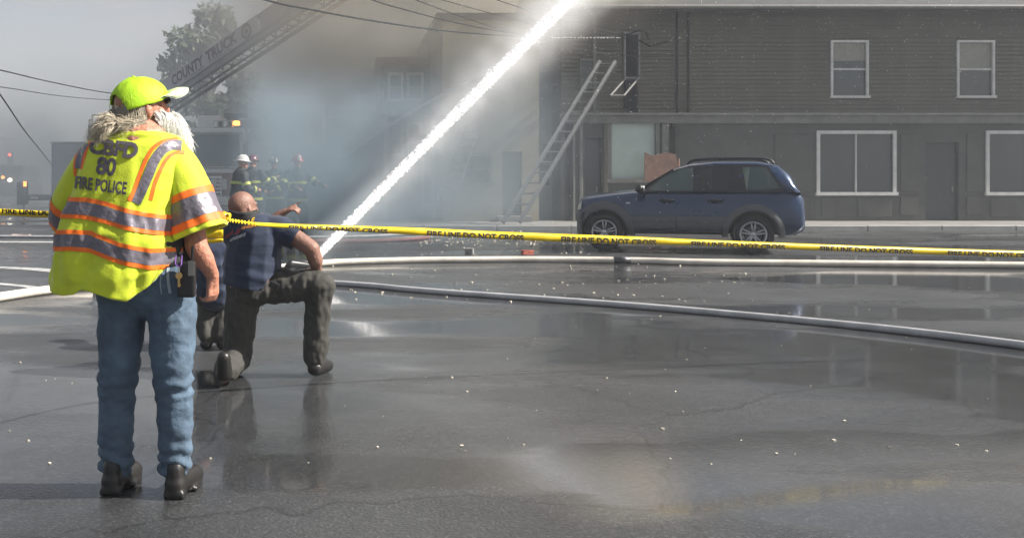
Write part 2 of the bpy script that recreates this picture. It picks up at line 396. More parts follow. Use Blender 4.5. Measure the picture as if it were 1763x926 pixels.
# framed panels below and beside the shop windows further along
for a, b_ in ((12.75, 14.05), (16.55, 17.25), (18.55, 19.15), (21.75, 23.05), (25.65, 27.4)):
    for z0, z1 in ((.3, .85), (1.0, 2.75)): bbox_obj('wall_panel', (a + .08, b_ - .08, FY - .035, FY - .003, z0, z1), mat('storefront_panel', (.1, .1, .1)), hb, bev=.01)
for a, b_ in ((14.2, 16.4), (19.3, 21.6), (23.2, 25.5)):
    for k in range(2): w_ = (b_ - a) / 2; bbox_obj('wall_panel', (a + k * w_ + .05, a + (k + 1) * w_ - .05, FY - .035, FY - .003, .25, .82), mat('storefront_panel', (.1, .1, .1)), hb, bev=.01)
for k, (a, b_, c, d) in enumerate(more): hgt = (.55, .85, .35, .7)[k]; bbox_obj('blind', (a + .01, b_ - .01, FY + .035, FY + .046, d - hgt, d - .01), mat('cream_blind', (.30, .29, .25), .8), hb)
# tall narrow upper window, with its sash hanging out over the street
bm = bmesh.new(); t = .05
box(bm, tx0 - t, tx0, FY - .1, FY + .1, tz0, tz1); box(bm, tx1, tx1 + t, FY - .1, FY + .1, tz0, tz1); box(bm, tx0 - t - .02, tx1 + t + .02, FY - .12, FY + .1, tz1, tz1 + .07); box(bm, tx0 - t, tx1 + t, FY - .12, FY + .1, tz0 - t, tz0)
tw = obj('window', bm, mat('pale_frame', (.20, .195, .19), .5), hb, label='tall narrow burnt-out upper window with pale frame')
bbox_obj('pane', (tx0, tx1, FY + .05, FY + .06, tz0, tz1), mat('black_opening', (.010, .008, .012), .9, spec=.05), tw)
a0 = Vector((tx0, FY - .12, tz0 - .02)); a1 = Vector((tx1, FY - .12, tz0 - .02)); b1 = P(1074, 165, 27.9); b0 = P(1051, 165, 27.9)
bm = bmesh.new()
for p, q in ((a0, b0), (b0, b1), (b1, a1), (a1, a0)): tube(bm, [p, q], .028, 6)
sash = obj('sash', bm, mat('pale_frame', (.42, .41, .40), .5), tw, label='sash swung out and hanging below the burnt window')
q = XZ(1084, 0)[0]
bbox_obj('duct', (q - .19, q + .2, FY - .16, FY - .03, XZ(0, 188)[1], tz0 - .08), mat('soot_black', (.009, .009, .013), .9, spec=.05), hb, bev=.02)
bbox_obj('lower_duct', (q - .05, q + .2, FY - .22, FY - .165, zc + .205, XZ(0, 189)[1]), mat('soot_black', (.009, .009, .013), .9, spec=.05), hb, bev=.02)
# cable bracket
bm = bmesh.new(); 
tube(bm, [P(1075, 61, 28.75), P(1098, 54, 28.6), P(1112, 56, 28.6), P(1118, 72, 28.7)], .02, 6); tube(bm, [P(1100, 70, 28.7), P(1120, 80, 28.6), P(1150, 72, 28.75)], .025, 6); obj('cable_bracket', bm, M_DARK, hb)
bm = bmesh.new(); poly_prism(bm, [XZ(1110, 312, 28.3), XZ(1110, 262, 28.3), XZ(1122, 268, 28.3), XZ(1132, 266.5, 28.3), XZ(1148, 262, 28.3), XZ(1163, 266, 28.3), XZ(1176, 312, 28.3)], 28.3, 28.34)
bm.normal_update(); tag(obj('shaped_board', bm, M_BROWN), 'brown shaped board standing before the pale shop window behind the car bonnet', 'board')
bd = bpy.data.objects['shaped_board']
bm = bmesh.new()
for px in (1118, 1168): x, z = XZ(px, 0, 28.4); tube(bm, [(x, 28.37, .13), (x, 28.37, 2.0)], .03, 6)
obj('leg', bm, M_BROWN, bd)

# ---- tan house between alley and row
tb = empty('tan_house', (5, FY, 0), label='tan stucco house front half lost in smoke beside the leaning ladder', cat='house')
tx_0 = XZ(760, 0)[0]; tx_1 = XZ(924, 0)[0]; zt = XZ(0, 40)[1]
h1 = (XZ(805, 0)[0], XZ(840, 0)[0], XZ(0, 314)[1], XZ(0, 270)[1]); h2 = (XZ(862, 0)[0], XZ(895, 0)[0], .2, XZ(0, 262)[1])
h3 = (XZ(800, 0)[0], XZ(836, 0)[0], XZ(0, 175)[1], XZ(0, 110)[1]); h4 = (XZ(866, 0)[0], XZ(900, 0)[0], XZ(0, 175)[1], XZ(0, 110)[1])
wallbox('wall', tb, tx_0, tx_1, FY - .35, FY + 8, .1, zt, M_SIDE2, [h1, h2])
for h in (h1,): window(tb, *h, FY - .36, M_TRIM, M_GLASSD, .07, (0, 1))
d = bbox_obj('door', (h2[0] + .02, h2[1] - .02, FY - .22, FY - .16, .2, h2[3] - .02), mat('grey_door', (.12, .13, .13), .5), tb)
bbox_obj('roof', (tx_0 - .2, tx_1 + .15, FY - .6, FY + 8, zt + .003, zt + .2), M_ROOF, tb)
bbox_obj('doorstep', (h2[0] - .2, h2[1] + .2, FY - .9, FY - .36, .13, .3), M_CONC, tb)
# ---- recessed dark house front between
db = empty('alley_house', (6, FY + 1, 0), label='dark recessed house front in the gap behind the leaning ladder', cat='house')
h = (XZ(934, 0)[0] + .1, XZ(955, 0)[0] + .1, 1.2, 2.5)
wallbox('wall', db, tx_1 + .01, xa - .01, FY + 1.2, FY + 8, 0, 5.6, M_SHUT, [h])
window(db, *h, FY + 1.19, M_TRIM, M_GLASSD, .06); bbox_obj('roof', (tx_1 + .012, xa - .012, FY + 1.0, FY + 8, 5.603, 5.75), M_ROOF, db)
# ---- smoky row houses to the left
def rowhouse(name, px0, px1, top, Y, m, label, wins, ridge=0, deep=8):
    o = empty(name, ((px0 - 600) * Y / F, Y, 0), label=label, cat='house')
    x0 = XZ(px0, 0, Y)[0]; x1 = XZ(px1, 0, Y)[0]; z1 = XZ(0, top, Y)[1]
    hs = [(XZ(a, 0, Y)[0], XZ(b_, 0, Y)[0], max(.15, XZ(0, d, Y)[1]), XZ(0, c, Y)[1]) for a, b_, c, d in wins]
    wallbox('wall', o, x0, x1, Y, Y + deep, 0, z1, m, hs)
    for h in hs:
        if h[2] > .4: window(o, *h, Y - .01, M_WHITE, M_GLASSD, .09, (0, 1))
        else: bbox_obj('door', (h[0] + .02, h[1] - .02, Y + .1, Y + .16, h[2], h[3]), M_DARK, o)
    if ridge:
        bm = bmesh.new(); poly_prism(bm, [(x0 - .4, z1), ((x0 + x1) / 2, z1 + ridge), (x1 + .4, z1), (x1 + .4, z1 - .15), (x0 - .4, z1 - .15)], Y - .4, Y + deep + .4); obj('roof', bm, M_ROOF, o)
    else: bbox_obj('roof', (x0 - .25, x1 + .25, Y - .35, Y + deep, z1 + .003, z1 + .22), M_ROOF, o)
    return o
r1 = rowhouse('porch_house', 660, 755, 112, 33, M_SHUT, 'blue-grey porch house deep in smoke behind the water jet', [(672, 690, 215, 265), (705, 722, 215, 262), (672, 690, 130, 170), (705, 725, 130, 170), (730, 748, 232, 352)])
Y = 31.4; 
bbox_obj('porch_roof', (XZ(658, 0, Y)[0], XZ(757, 0, Y)[0], Y - .2, 32.98, XZ(0, 200, Y)[1], XZ(0, 192, Y)[1]), M_TRIM, r1)
bm = bmesh.new(); x = XZ(746, 0, Y)[0]; tube(bm, [(x, Y, 0), (x, Y, XZ(0, 200, Y)[1] - .003)], .07, 8); obj('post', bm, M_WHITE, r1)
bm = bmesh.new(); x = XZ(664, 0, Y)[0]; tube(bm, [(x, Y, 0), (x, Y, XZ(0, 200, Y)[1] - .003)], .07, 8); obj('post', bm, M_WHITE, r1)
q = XZ(747.5, 0, 33)[0]; bbox_obj('corner_board', (q - .07, q + .07, 32.93, 32.995, XZ(0, 172, 33)[1], XZ(0, 114, 33)[1]), M_WHITE, r1)
rowhouse('low_house', 560, 656, 140, 42, mat('slate_siding', (.17, .18, .2), .7, var=.2, scale=1), 'low slate-coloured house in smoke left of the water jet', [(571, 585, 252, 269), (610, 625, 240, 275), (570, 590, 165, 200), (620, 640, 165, 200)], 1.0)
mh = rowhouse('maroon_house', 396, 447, 204, 46, mat('maroon_siding', (.17, .10, .105), .7, var=.2, scale=2), 'maroon house corner with white gridded dormer window beside the fire engine', [(430, 441, 225, 262)])
bm = bmesh.new(); x0, z1 = XZ(428, 183, 45.5); x1, z0 = XZ(446, 204, 45.5); t = .06
for i in range(3): xx = x0 + (x1 - x0) * i / 2; box(bm, xx - t, xx + t, 45.6, 45.7, z0, z1); zz = z0 + (z1 - z0) * i / 2; box(bm, x0 - t, x1 + t, 45.585, 45.715, zz - t, zz + t)
f = obj('dormer_window', bm, M_WHITE, mh); bbox_obj('pane', (x0, x1, 45.64, 45.66, z0, z1), M_PALE, f)
bbox_obj('dormer', (x0 - .1, x1 + .06, 45.8, 47.5, z0 - .1, z1 + .1), mat('maroon_siding', (.2, .1, .1)), mh)
bbox_obj('cornice', (XZ(410, 0, 45.6)[0], XZ(449, 0, 45.6)[0], 45.52, 45.58, XZ(0, 205, 45.6)[1] - .06, XZ(0, 205, 45.6)[1] + .02), M_WHITE, mh)
rowhouse('far_house', 456, 556, 150, 60, mat('grey_siding', (.2, .2, .2), .7), 'grey gabled house far back in smoke behind the firefighters', [(470, 485, 220, 250), (520, 535, 220, 250), (470, 485, 170, 198), (520, 535, 170, 198)], 1.6)
rowhouse('distant_house', -260, -60, 210, 85, mat('grey_siding', (.2, .2, .2), .7), 'pale distant house far down the street at the far left', [(-230, -215, 235, 260), (-180, -165, 235, 260), (-120, -105, 235, 260)], 2)
# house to the far right, continuing the street
# ------------------------------------------------------------------ trees
M_LEAF = mat('dark_leaves', (.05, .075, .04), .6, var=.45, scale=.6)
M_BARK = mat('bark', (.08, .065, .05), .9, var=.3, scale=6, bump=.4)
def tree(name, base, H, rad, zc, label, n=2600, seed=1, leaf=.24):
    random.seed(seed); t = empty(name, base, label=label, cat='tree')
    bm = bmesh.new(); B = Vector(base); tube(bm, smoothpts([B, B + Vector((.1, 0, H * .3)), B + Vector((-.1, .1, H * .6)), B + Vector((0, 0, H * .9))], 4), [.28 - .018 * i for i in range(13)], 8)
    cl = []
    for i in range(46):
        a = random.uniform(0, 6.283); rr = rad * random.uniform(.25, 1); z = zc + random.uniform(-1, 1) * (H - zc) * .95
        k = math.sqrt(max(.08, 1 - ((z - zc) / (H - zc)) ** 2)); c = B + Vector((math.cos(a) * rr * k, math.sin(a) * rr * k, z)); cl.append((c, random.uniform(.5, 1.1) * rad * .32))
        s = B + Vector((0, 0, max(1.5, z * .72))); tube(bm, [s, s.lerp(c, .5) + Vector((0, 0, .2)), c], [.09, .05, .02], 5)
    obj('trunk', bm, M_BARK, t)
    vs = []; fs = []
    for i in range(n):
        c, r = random.choice(cl); d = Vector((random.gauss(0, 1), random.gauss(0, 1), random.gauss(0, .8))).normalized() * r * random.uniform(.4, 1.15); p = c + d
        u = Vector((random.gauss(0, 1), random.gauss(0, 1), random.gauss(0, 1))).normalized(); v = u.orthogonal().normalized(); L = leaf * random.uniform(.6, 1.4); k = len(vs)
        vs += [p - u * L, p + v * L * .45, p + u * L, p - v * L * .45]; fs.append((k, k + 1, k + 2, k + 3))
    me = bpy.data.meshes.new('crown'); me.from_pydata(vs, [], fs); link('crown', me, M_LEAF, t)
    return t
def GB(px, Y): return ((px - CX) * Y / F, Y, 0)
tree('street_tree', GB(356, 52), 10.6, 2.5, 6.6, 'tall leafy tree standing behind the raised ladder boom', 9000, 5, .2)
tree('street_tree', GB(465, 66), 11.3, 3.4, 7.0, 'broad hazy tree right of the raised ladder boom', 4200, 9, .3)
tree('street_tree', GB(560, 75), 9.5, 2.8, 6.0, 'rounded hazy tree beyond the gabled house', 2200, 11, .3)
tree('street_tree', GB(60, 110), 8.2, 4.2, 5.0, 'distant low tree down the street behind the traffic', 2200, 13, .4)

# ------------------------------------------------------------------ overhead cables
M_WIRE = mat('black_cable', (.02, .022, .025), .5)
def wire(pts, r, label, m=None):
    q = smoothpts([P(*p) for p in pts], 10); bm = bmesh.new(); tube(bm, q, r, 6); return obj('cable', bm, m or M_WIRE, label=label, cat='cable', group='overhead cables')
wire([(250, -62, 13), (456, 0, 15.5), (529, 16, 17), (640, 36, 19.5), (760, 53, 22.5), (870, 62, 25), (960, 66, 26.8), (1075, 65.5, 28.7)], .018, 'thick black cable sagging lowest across the top from beside the boom')
wire([(540, -40, 13), (640, 0, 16), (700, 18, 18), (782, 39, 21.5), (860, 54, 25), (960, 66, 27), (1075, 63, 28.7)], .013, 'twisted cable second lowest above the water jet')
wire([(620, -40, 14), (715, 0, 17), (800, 31, 21), (870, 53, 25), (950, 67, 27)], .010, 'thin cable third from bottom left of the jet')
wire([(640, -37, 14), (760, 0, 17), (860, 27, 21), (960, 51, 26), (1073, 62, 28.7)], .009, 'faint thin cable fourth from bottom above the jet')
wire([(760, -40, 15), (855, 0, 19), (960, 33, 24), (1073, 61, 28.7)], .011, 'topmost dark cable crossing the jet towards the bracket')
wire([(925, 70, 26), (960, 78, 26.8), (1020, 89, 28), (1075, 96, 28.6), (1140, 98, 28.7), (1180, 95, 28.75)], .010, 'cable drooping below the bracket across the siding')
wire([(-200, 78, 16), (0, 121, 22), (90, 142, 28), (185, 160, 34), (300, 172, 38)], .018, 'dark cable slanting down behind the cap at left')
wire([(-200, 128, 16), (0, 150, 22), (100, 165, 30), (182, 172, 36), (300, 176, 40)], .012, 'faint cable below the slanting one at left')
wire([(-90, 40, 15), (0, 163, 17.5), (40, 222, 20), (68, 257, 23), (90, 285, 26)], .014, 'steep cable running down to the dark truck at left')
# insulated white sleeves on the cable near the bracket
bm = bmesh.new()
for i in range(22):
    px = 950 + i * 5.6 + random.uniform(-1, 1); a = P(px, 65.6 + random.uniform(-.5, .5), 26.6 + (px - 950) / 125 * 2.0)
    ell(bm, a, (.04, .02, .02), seg=6, ring=4)
obj('cable_clip', bm, M_WHITE, label='row of pale clips along the lowest cable beside the bracket', cat='cable clips')
bpy.data.objects['cable_clip']['kind'] = 'stuff'
# utility pole beyond the right edge of the photograph
# ------------------------------------------------------------------ blue car
M_BLUE = mat('blue_car_paint', (.005, .027, .080), .22, .35, var=.06, scale=3, coat=.8)
M_CLAD = mat('grey_plastic_cladding', (.075, .078, .085), .5, var=.1, scale=10)
M_TYRE = mat('tyre_rubber', (.016, .016, .018), .8, bump=.3, bscale=60)
M_ALLOY = mat('silver_alloy', (.55, .56, .58), .28, .85, var=.1)
M_CARG = mat('car_glass', (.06, .085, .075), .06, var=.1, scale=1, spec=.8)
M_BLACK = mat('black_plastic', (.012, .012, .014), .4)
A = R(20); HUB = P(1040, 401, 18.3); HUB.z = .345
ca, sa = math.cos(A), math.sin(A)
CM = Matrix(((ca, sa, 0, HUB.x), (-sa, ca, 0, HUB.y), (0, 0, 1, 0), (0, 0, 0, 1)))      # local x: back along the car from the front hub, y: away
car = empty('car', (HUB.x, HUB.y, 0), label='blue compact off-road car with grey lower cladding parked before the clapboard house', cat='car')
def interp(t, tab):
    for i in range(len(tab) - 1):
        if t <= tab[i + 1][0]:
            a, b = tab[i], tab[i + 1]; k = max(0, (t - a[0]) / (b[0] - a[0])); k2 = k
            return [a[j] + (b[j] - a[j]) * k2 for j in range(1, len(a))]
    return list(tab[-1][1:])
WID = 1.80
# s, hood/belt height, side inset, centre raise, bottom
LOW = [(-.83, .62, .42, .0, .42), (-.80, .74, .30, .02, .30), (-.70, .90, .17, .03, .26), (-.5, .985, .08, .04, .27), (-.2, 1.03, .03, .05, .3), (.2, 1.08, .01, .05, .33), (.5, 1.115, 0, .05, .34), (.8, 1.13, 0, .03, .34), (2, 1.135, 0, .02, .34), (3.1, 1.16, .015, .02, .34), (3.35, 1.14, .06, .02, .36), (3.47, 1.05, .13, .0, .42), (3.5, .8, .18, 0, .46)]
def secpts(s):
    h, ins, cr, bot = interp(s, LOW); P_ = []
    for y, z in ((.10 + ins, bot), (.02 + ins, bot + .1), (.0 + ins, min(.62, h * .75)), (.015 + ins, min(.8, h * .88)), (.045 + ins, h - .05), (.10 + ins, h - .005), (.3 + ins * .6, h + cr * .6), (WID / 2, h + cr)): P_.append((y, z))
    return P_ + [(WID - y, z) for y, z in P_[-2::-1]]
ss = [-.83, -.82, -.80, -.76, -.70, -.6, -.5, -.35, -.2, 0, .2, .35, .5, .65, .8, 1.0, 1.3, 1.6, 2, 2.4, 2.8, 3.1, 3.25, 3.35, 3.42, 3.47, 3.5]
bm = bmesh.new(); prev = None
for s in ss:
    ring = [bm.verts.new(CM @ Vector((s, y, z))) for y, z in secpts(s)]
    if prev: 
        for k in range(len(ring)): bm.faces.new((prev[k], prev[(k + 1) % len(ring)], ring[(k + 1) % len(ring)], ring[k]))
    else: bm.faces.new(ring[::-1])
    prev = ring
bm.faces.new(prev); bmesh.ops.recalc_face_normals(bm, faces=bm.faces)
body = obj('body', bm, [M_BLUE, M_BLACK], car, smooth=True)
def cutter(s, r=.43):
    b2 = bmesh.new(); prof = [(r, -.02), (r, .5)] ; M = CM @ Matrix.Translation((s, 0, .36)) @ Matrix.Rotation(R(-90), 4, 'X')
    lathe(b2, prof, 32, M); M2 = CM @ Matrix.Translation((s, WID - .48, .36)) @ Matrix.Rotation(R(-90), 4, 'X'); lathe(b2, prof, 32, M2)
    bmesh.ops.recalc_face_normals(b2, faces=b2.faces); me = bpy.data.meshes.new('c'); b2.to_mesh(me); b2.free(); me.materials.append(M_BLACK); o = bpy.data.objects.new('c', me); COL.objects.link(o); return o
cs = [cutter(0), cutter(2.63)]
for c in cs:
    md = body.modifiers.new('b', 'BOOLEAN'); md.object = c; md.operation = 'DIFFERENCE'; md.solver = 'EXACT'; md.material_mode = 'TRANSFER'
dg = bpy.context.evaluated_depsgraph_get(); dg.update(); me2 = bpy.data.meshes.new_from_object(body.evaluated_get(dg)); body.modifiers.clear(); body.data = me2
for c in cs: bpy.data.objects.remove(c)
# cabin
ROOF = [(.62, 1.14, .07), (1.0, 1.40, .10), (1.3, 1.575, .14), (1.55, 1.645, .18), (2.0, 1.685, .19), (2.7, 1.68, .19), (3.05, 1.62, .18), (3.25, 1.45, .14), (3.42, 1.13, .08)]
def cabring(s, off=0):
    h, ins = interp(s, ROOF); base = 1.125
    pts = [(.055, base), (.075 + (ins - .07) * .55, base + (h - base) * .55), (.06 + ins, h - .05), (.12 + ins, h - .012), (.45, h + .015), (WID / 2, h + .02)]
    return pts + [(WID - y, z) for y, z in pts[-2::-1]]
bm = bmesh.new(); prev = None
for s in [.62, .8, 1.0, 1.15, 1.3, 1.42, 1.55, 1.75, 2.0, 2.4, 2.7, 2.9, 3.05, 3.15, 3.25, 3.42]:
    ring = [bm.verts.new(CM @ Vector((s, y, z))) for y, z in cabring(s)]
    if prev:
        for k in range(len(ring)): bm.faces.new((prev[k], prev[(k + 1) % len(ring)], ring[(k + 1) % len(ring)], ring[k]))
    else: bm.faces.new(ring[::-1])
    prev = ring
bm.faces.new(prev); bmesh.ops.recalc_face_normals(bm, faces=bm.faces)
obj('cabin', bm, M_BLUE, car, smooth=True)
def sidey(s, z):
    h, ins = interp(s, ROOF); base = 1.125; t = max(0, (z - base) / max(.05, (h - base)))
    a = (.055, .075 + (ins - .07) * .55, .06 + ins)
    return a[0] + (a[1] - a[0]) * t / .55 if t < .55 else a[1] + (a[2] - a[1]) * min(1, (t - .55) / .4)
def sidepoly(name, pts, m, parent=car, off=.024, far=False, **k):
    bm = bmesh.new(); q = []
    for i in range(len(pts)):
        a, b_ = Vector(pts[i]), Vector(pts[(i + 1) % len(pts)])
        for j in range(3): q.append(a.lerp(b_, j / 3))
    vs = []
    for s, z in q:
        y = sidey(s, z) - off if z > 1.12 else -off
        vs.append(bm.verts.new(CM @ Vector((s, WID - y if far else y, z))))
    f = bm.faces.new(vs); bmesh.ops.triangulate(bm, faces=[f]); r = bmesh.ops.extrude_face_region(bm, geom=bm.faces[:]); n = (CM.to_3x3() @ Vector((0, 1, 0))) * (-.008 if not far else .008)
    bmesh.ops.translate(bm, verts=[v for v in r['geom'] if isinstance(v, bmesh.types.BMVert)], vec=n)
    return obj(name, bm, m, parent, **k)
for far in (False, True):
    sidepoly('window', [(.78, 1.15), (1.03, 1.37), (1.34, 1.535), (1.52, 1.575), (1.60, 1.58), (1.30 + .3, 1.15)], M_CARG, far=far)
    sidepoly('window', [(1.70, 1.15), (1.72, 1.59), (2.35, 1.60), (2.42, 1.15)], M_BLACK if not far else M_CARG, far=far)
    sidepoly('window', [(2.52, 1.15), (2.45, 1.59), (2.85, 1.58), (3.08, 1.2)], M_CARG, far=far)
    sidepoly('window_surround', [(.66, 1.128), (1.02, 1.405), (1.34, 1.565), (1.6, 1.61), (2.5, 1.63), (2.9, 1.6), (3.14, 1.18), (3.1, 1.128)], M_BLACK, far=far, off=.014)
# windscreen
bm = bmesh.new(); vs = [bm.verts.new(CM @ Vector(q)) for q in ((.60, .16, 1.165), (1.24, .26, 1.565), (1.24, WID - .26, 1.565), (.60, WID - .16, 1.165))]; bm.faces.new(vs); obj('windscreen', bm, M_CARG, car)
# cladding: door strip, sill, arches, bumper wrap
def side(s, z):
    h, ins, cr, bot = interp(s, LOW); P_ = secpts(s)[:6]
    for i in range(5):
        if z <= P_[i + 1][1]:
            a, b_ = P_[i], P_[i + 1]; k = max(0, (z - a[1]) / max(1e-4, b_[1] - a[1])); return a[0] + (b_[0] - a[0]) * k
    return P_[5][0]
def cladgrid(name, fz0, fz1, s0, s1, m, off=.014, n=24, nz_=5, skip=None, **k):
    bm = bmesh.new(); rows = []
    for i in range(n + 1):
        s = s0 + (s1 - s0) * i / n; z0 = fz0(s); z1 = fz1(s); c = []
        for j in range(nz_ + 1):
            z = z0 + (z1 - z0) * j / nz_; e = off * (.1 if j in (0, nz_) else 1)
            c.append(bm.verts.new(CM @ Vector((s, side(s, z) - e, z))))
        rows.append(c)
    for i in range(n):
        for j in range(nz_): bm.faces.new((rows[i][j], rows[i + 1][j], rows[i + 1][j + 1], rows[i][j + 1]))
    return obj(name, bm, m, car, smooth=True, **k)
cladgrid('door_cladding', lambda s: .42, lambda s: .67, .50, 1.30, M_CLAD)
cladgrid('door_cladding', lambda s: .42, lambda s: .67, 1.315, 2.17, M_CLAD)
cladgrid('sill', lambda s: .345, lambda s: .405, .45, 2.2, M_BLACK, .02)
for s0 in (0, 2.63):
    bm = bmesh.new(); rows = []
    for i in range(33):
        a = R(-12) + R(204) * i / 32; c = []
        for j in range(6):
            r = .425 + (.165 if s0 == 0 else .13) * j / 5 * (1 - .12 * math.cos(a) ** 2) ; s = s0 + r * math.cos(a); z = .36 + r * math.sin(a) * 1.0
            z = max(z, .3); c.append(bm.verts.new(CM @ Vector((s, side(max(-.8, s), min(z, 1.0)) - (.035, .045, .04, .03, .02, .002)[j], z))))
        rows.append(c)
    for i in range(32):
        for j in range(5): bm.faces.new((rows[i][j], rows[i + 1][j], rows[i + 1][j + 1], rows[i][j + 1]))
    obj('arch_cladding', bm, M_CLAD, car, smooth=True)
# front bumper
bm = bmesh.new(); rows = []
for i in range(25):
    t = i / 24; y = WID * t; e = abs(2 * t - 1); s = -.86 + .42 * e ** 5; c = []
    for z, o_ in ((.27, .08), (.33, .02), (.5, 0), (.64, .0), (.72, .03), (.74, .1)): c.append(bm.verts.new(CM @ Vector((s + o_, y, z))))
    rows.append(c)
for i in range(24):
    for j in range(5): bm.faces.new((rows[i][j], rows[i + 1][j], rows[i + 1][j + 1], rows[i][j + 1]))
obj('bumper', bm, M_CLAD, car, smooth=True)
cladgrid('bumper_corner', lambda s: .3, lambda s: .72, -.78, -.40, M_CLAD, .02, 10)
cladgrid('headlight', lambda s: .76 + .1 * (s + .78), lambda s: .82 + .42 * (s + .78), -.78, -.46, mat('headlight_lens', (.62, .60, .52), .12, var=.05), .022, 10)
bbox_obj('grille', (-.855, -.80, .5, WID - .5, .62, .8), M_BLACK, car, M=CM)
bbox_obj('number_plate', (-.875, -.862, .7, 1.1, .45, .57), M_WHITE, car, M=CM)
# door seams (shadow gaps), handles, mirror, rails
for s in (.53, 1.307, 2.19):
    bm = bmesh.new()
    for z0, z1 in ((.42, .78), (.78, 1.12)): 
        ya, yb = side(s, z0) - .0025, side(s, z1) - .0025; q = [CM @ Vector(v) for v in ((s - .006, ya, z0), (s + .006, ya, z0), (s + .006, yb, z1), (s - .006, yb, z1))]; bm.faces.new([bm.verts.new(v) for v in q])
    obj('door_seam', bm, M_BLACK, car)
for s in (1.14, 1.98):
    bm = bmesh.new(); tube(bm, smoothpts([CM @ Vector((s - .13, .02, .975)), CM @ Vector((s - .07, -.035, .98)), CM @ Vector((s + .06, -.035, .98)), CM @ Vector((s + .13, .02, .975))], 4), .017, 8); ell(bm, CM @ Vector((s - .02, .018, .965)), (.07, .02, .04)); obj('handle', bm, M_BLACK, car, smooth=True)
bm = bmesh.new(); ell(bm, CM @ Vector((.66, -.16, 1.19)), (.085, .12, .085), M=CM.to_3x3()); tube(bm, [CM @ Vector((.74, .06, 1.13)), CM @ Vector((.70, -.08, 1.16))], [.035, .03], 8)
mr = obj('mirror', bm, M_BLACK, car, smooth=True); bm = bmesh.new(); ell(bm, CM @ Vector((.735, -.17, 1.195)), (.018, .085, .06), M=CM.to_3x3()); obj('mirror_glass', bm, M_ALLOY, mr, smooth=True)
for y in (.3, WID - .3):
    bm = bmesh.new(); tube(bm, smoothpts([CM @ Vector(q) for q in ((1.5, y, 1.64), (1.62, y, 1.735), (2.2, y, 1.755), (2.85, y, 1.74), (3.0, y, 1.64))], 5), .02, 8); obj('roof_rail', bm, M_BLACK, car, smooth=True)
# interior steering wheel + seats seen through
bm = bmesh.new()
for i in range(20):
    pass
ell(bm, CM @ Vector((1.15, .6, .95)), (.2, .25, .28)); obj('seat', bm, M_BLACK, car, smooth=True)
cladgrid('indicator', lambda s: .9, lambda s: .93, .40, .48, M_ALLOY, .012, 3, 2)
def wheel(s, y, outward):
    M = CM @ Matrix.Translation((s, y, .36)) @ Matrix.Rotation(R(90) * outward, 4, 'X')
    bm = bmesh.new(); lathe(bm, [(.225, -.1), (.235, .0), (.25, .10), (.30, .118), (.335, .112), (.352, .085), (.357, .04), (.357, -.08), (.33, -.11), (.225, -.1)], 40, M, cap=False)
    wt = obj('wheel', bm, M_TYRE, car, smooth=True)
    bm = bmesh.new(); lathe(bm, [(.225, -.09), (.215, .03), (.235, .105), (.222, .112), (.20, .07), (.19, -.05)], 40, M, cap=False)
    for k in range(5):
        for d in (-.16, .16):
            a = 2 * math.pi * k / 5 + .3; p0 = M @ Vector((.04 * math.cos(a + d * 2), .04 * math.sin(a + d * 2), .085)); p1 = M @ Vector((.215 * math.cos(a + d), .215 * math.sin(a + d), .09)); tube(bm, [p0, p1], [.017, .013], 6)
    lathe(bm, [(.001, .1), (.045, .098), (.06, .07)], 20, M, cap=False); lathe(bm, [(.001, -.02), (.15, -.02)], 20, M, cap=False); obj('rim', bm, M_ALLOY, wt, smooth=True)
    bm = bmesh.new(); lathe(bm, [(.001, .0), (.15, .0), (.16, -.03)], 24, M, cap=False); obj('brake_disc', bm, M_CLAD, wt)
for s in (0, 2.63): wheel(s, .12, 1); wheel(s, WID - .12, -1)

for o in car.children_recursive:      # short rounded nose
    if o.name.startswith(('wheel', 'rim', 'brake')): continue
    Mi = CM.inverted() @ wm(o); Mb = Mi.inverted()
    for v in o.data.vertices:
        q = Mi @ v.co
        if q.x < -.42: q.x = -.42 + (q.x + .42) * .32; v.co = Mb @ q
# ------------------------------------------------------------------ fire engine (cab front)
M_ENG = mat('maroon_engine_paint', (.16, .02, .025), .3, .1, var=.1, coat=.5)
M_CABW = mat('white_cab_paint', (.86, .87, .87), .35, var=.08, scale=2)
M_CHROME = mat('chrome', (.6, .6, .62), .15, .9)
Y = 34.0
fe = empty('fire_engine', (P(362, 0, Y).x, Y, 0), label='fire engine with white cab top and lit amber beacon behind the bearded man', cat='fire engine')
def E(px, py, yy=Y): p = P(px, py, yy); return p.x, p.z
x0 = E(302, 0)[0]; x1 = E(420, 0)[0]; z = lambda py: E(0, py)[1]
bm = bmesh.new(); box(bm, x0, x1, Y, Y + 2.3, .55, z(291)); bevel(bm, .08, 3); obj('cab', bm, M_ENG, fe)
bm = bmesh.new(); box(bm, x0 + .02, x1 - .02, Y + .03, Y + 2.28, z(290.5), z(221)); bevel(bm, .1, 3); obj('cab_top', bm, M_CABW, fe)
bbox_obj('windscreen', (x0 + .2, x1 - .16, Y - .004, Y + .05, z(286), z(232)), mat('cab_glass', (.14, .20, .23), .1, spec=.7), fe, bev=.02)
bbox_obj('visor', (x0 - .02, x1 + .04, Y - .16, Y + .2, z(229), z(221)), M_CABW, fe, bev=.02)
bbox_obj('trim_band', (x0 - .01, x1 + .01, Y - .03, Y - .002, z(298), z(291)), M_CABW, fe, bev=.01)
bbox_obj('grille', ((x0 + x1) / 2 - .45, (x0 + x1) / 2 + .45, Y - .05, Y - .003, z(345), z(303)), M_CHROME, fe, bev=.015)
for i in range(6): zz = z(342) + i * .13; bbox_obj('grille_slat', ((x0 + x1) / 2 - .4, (x0 + x1) / 2 + .4, Y - .07, Y - .052, zz, zz + .06), M_BLACK, fe)
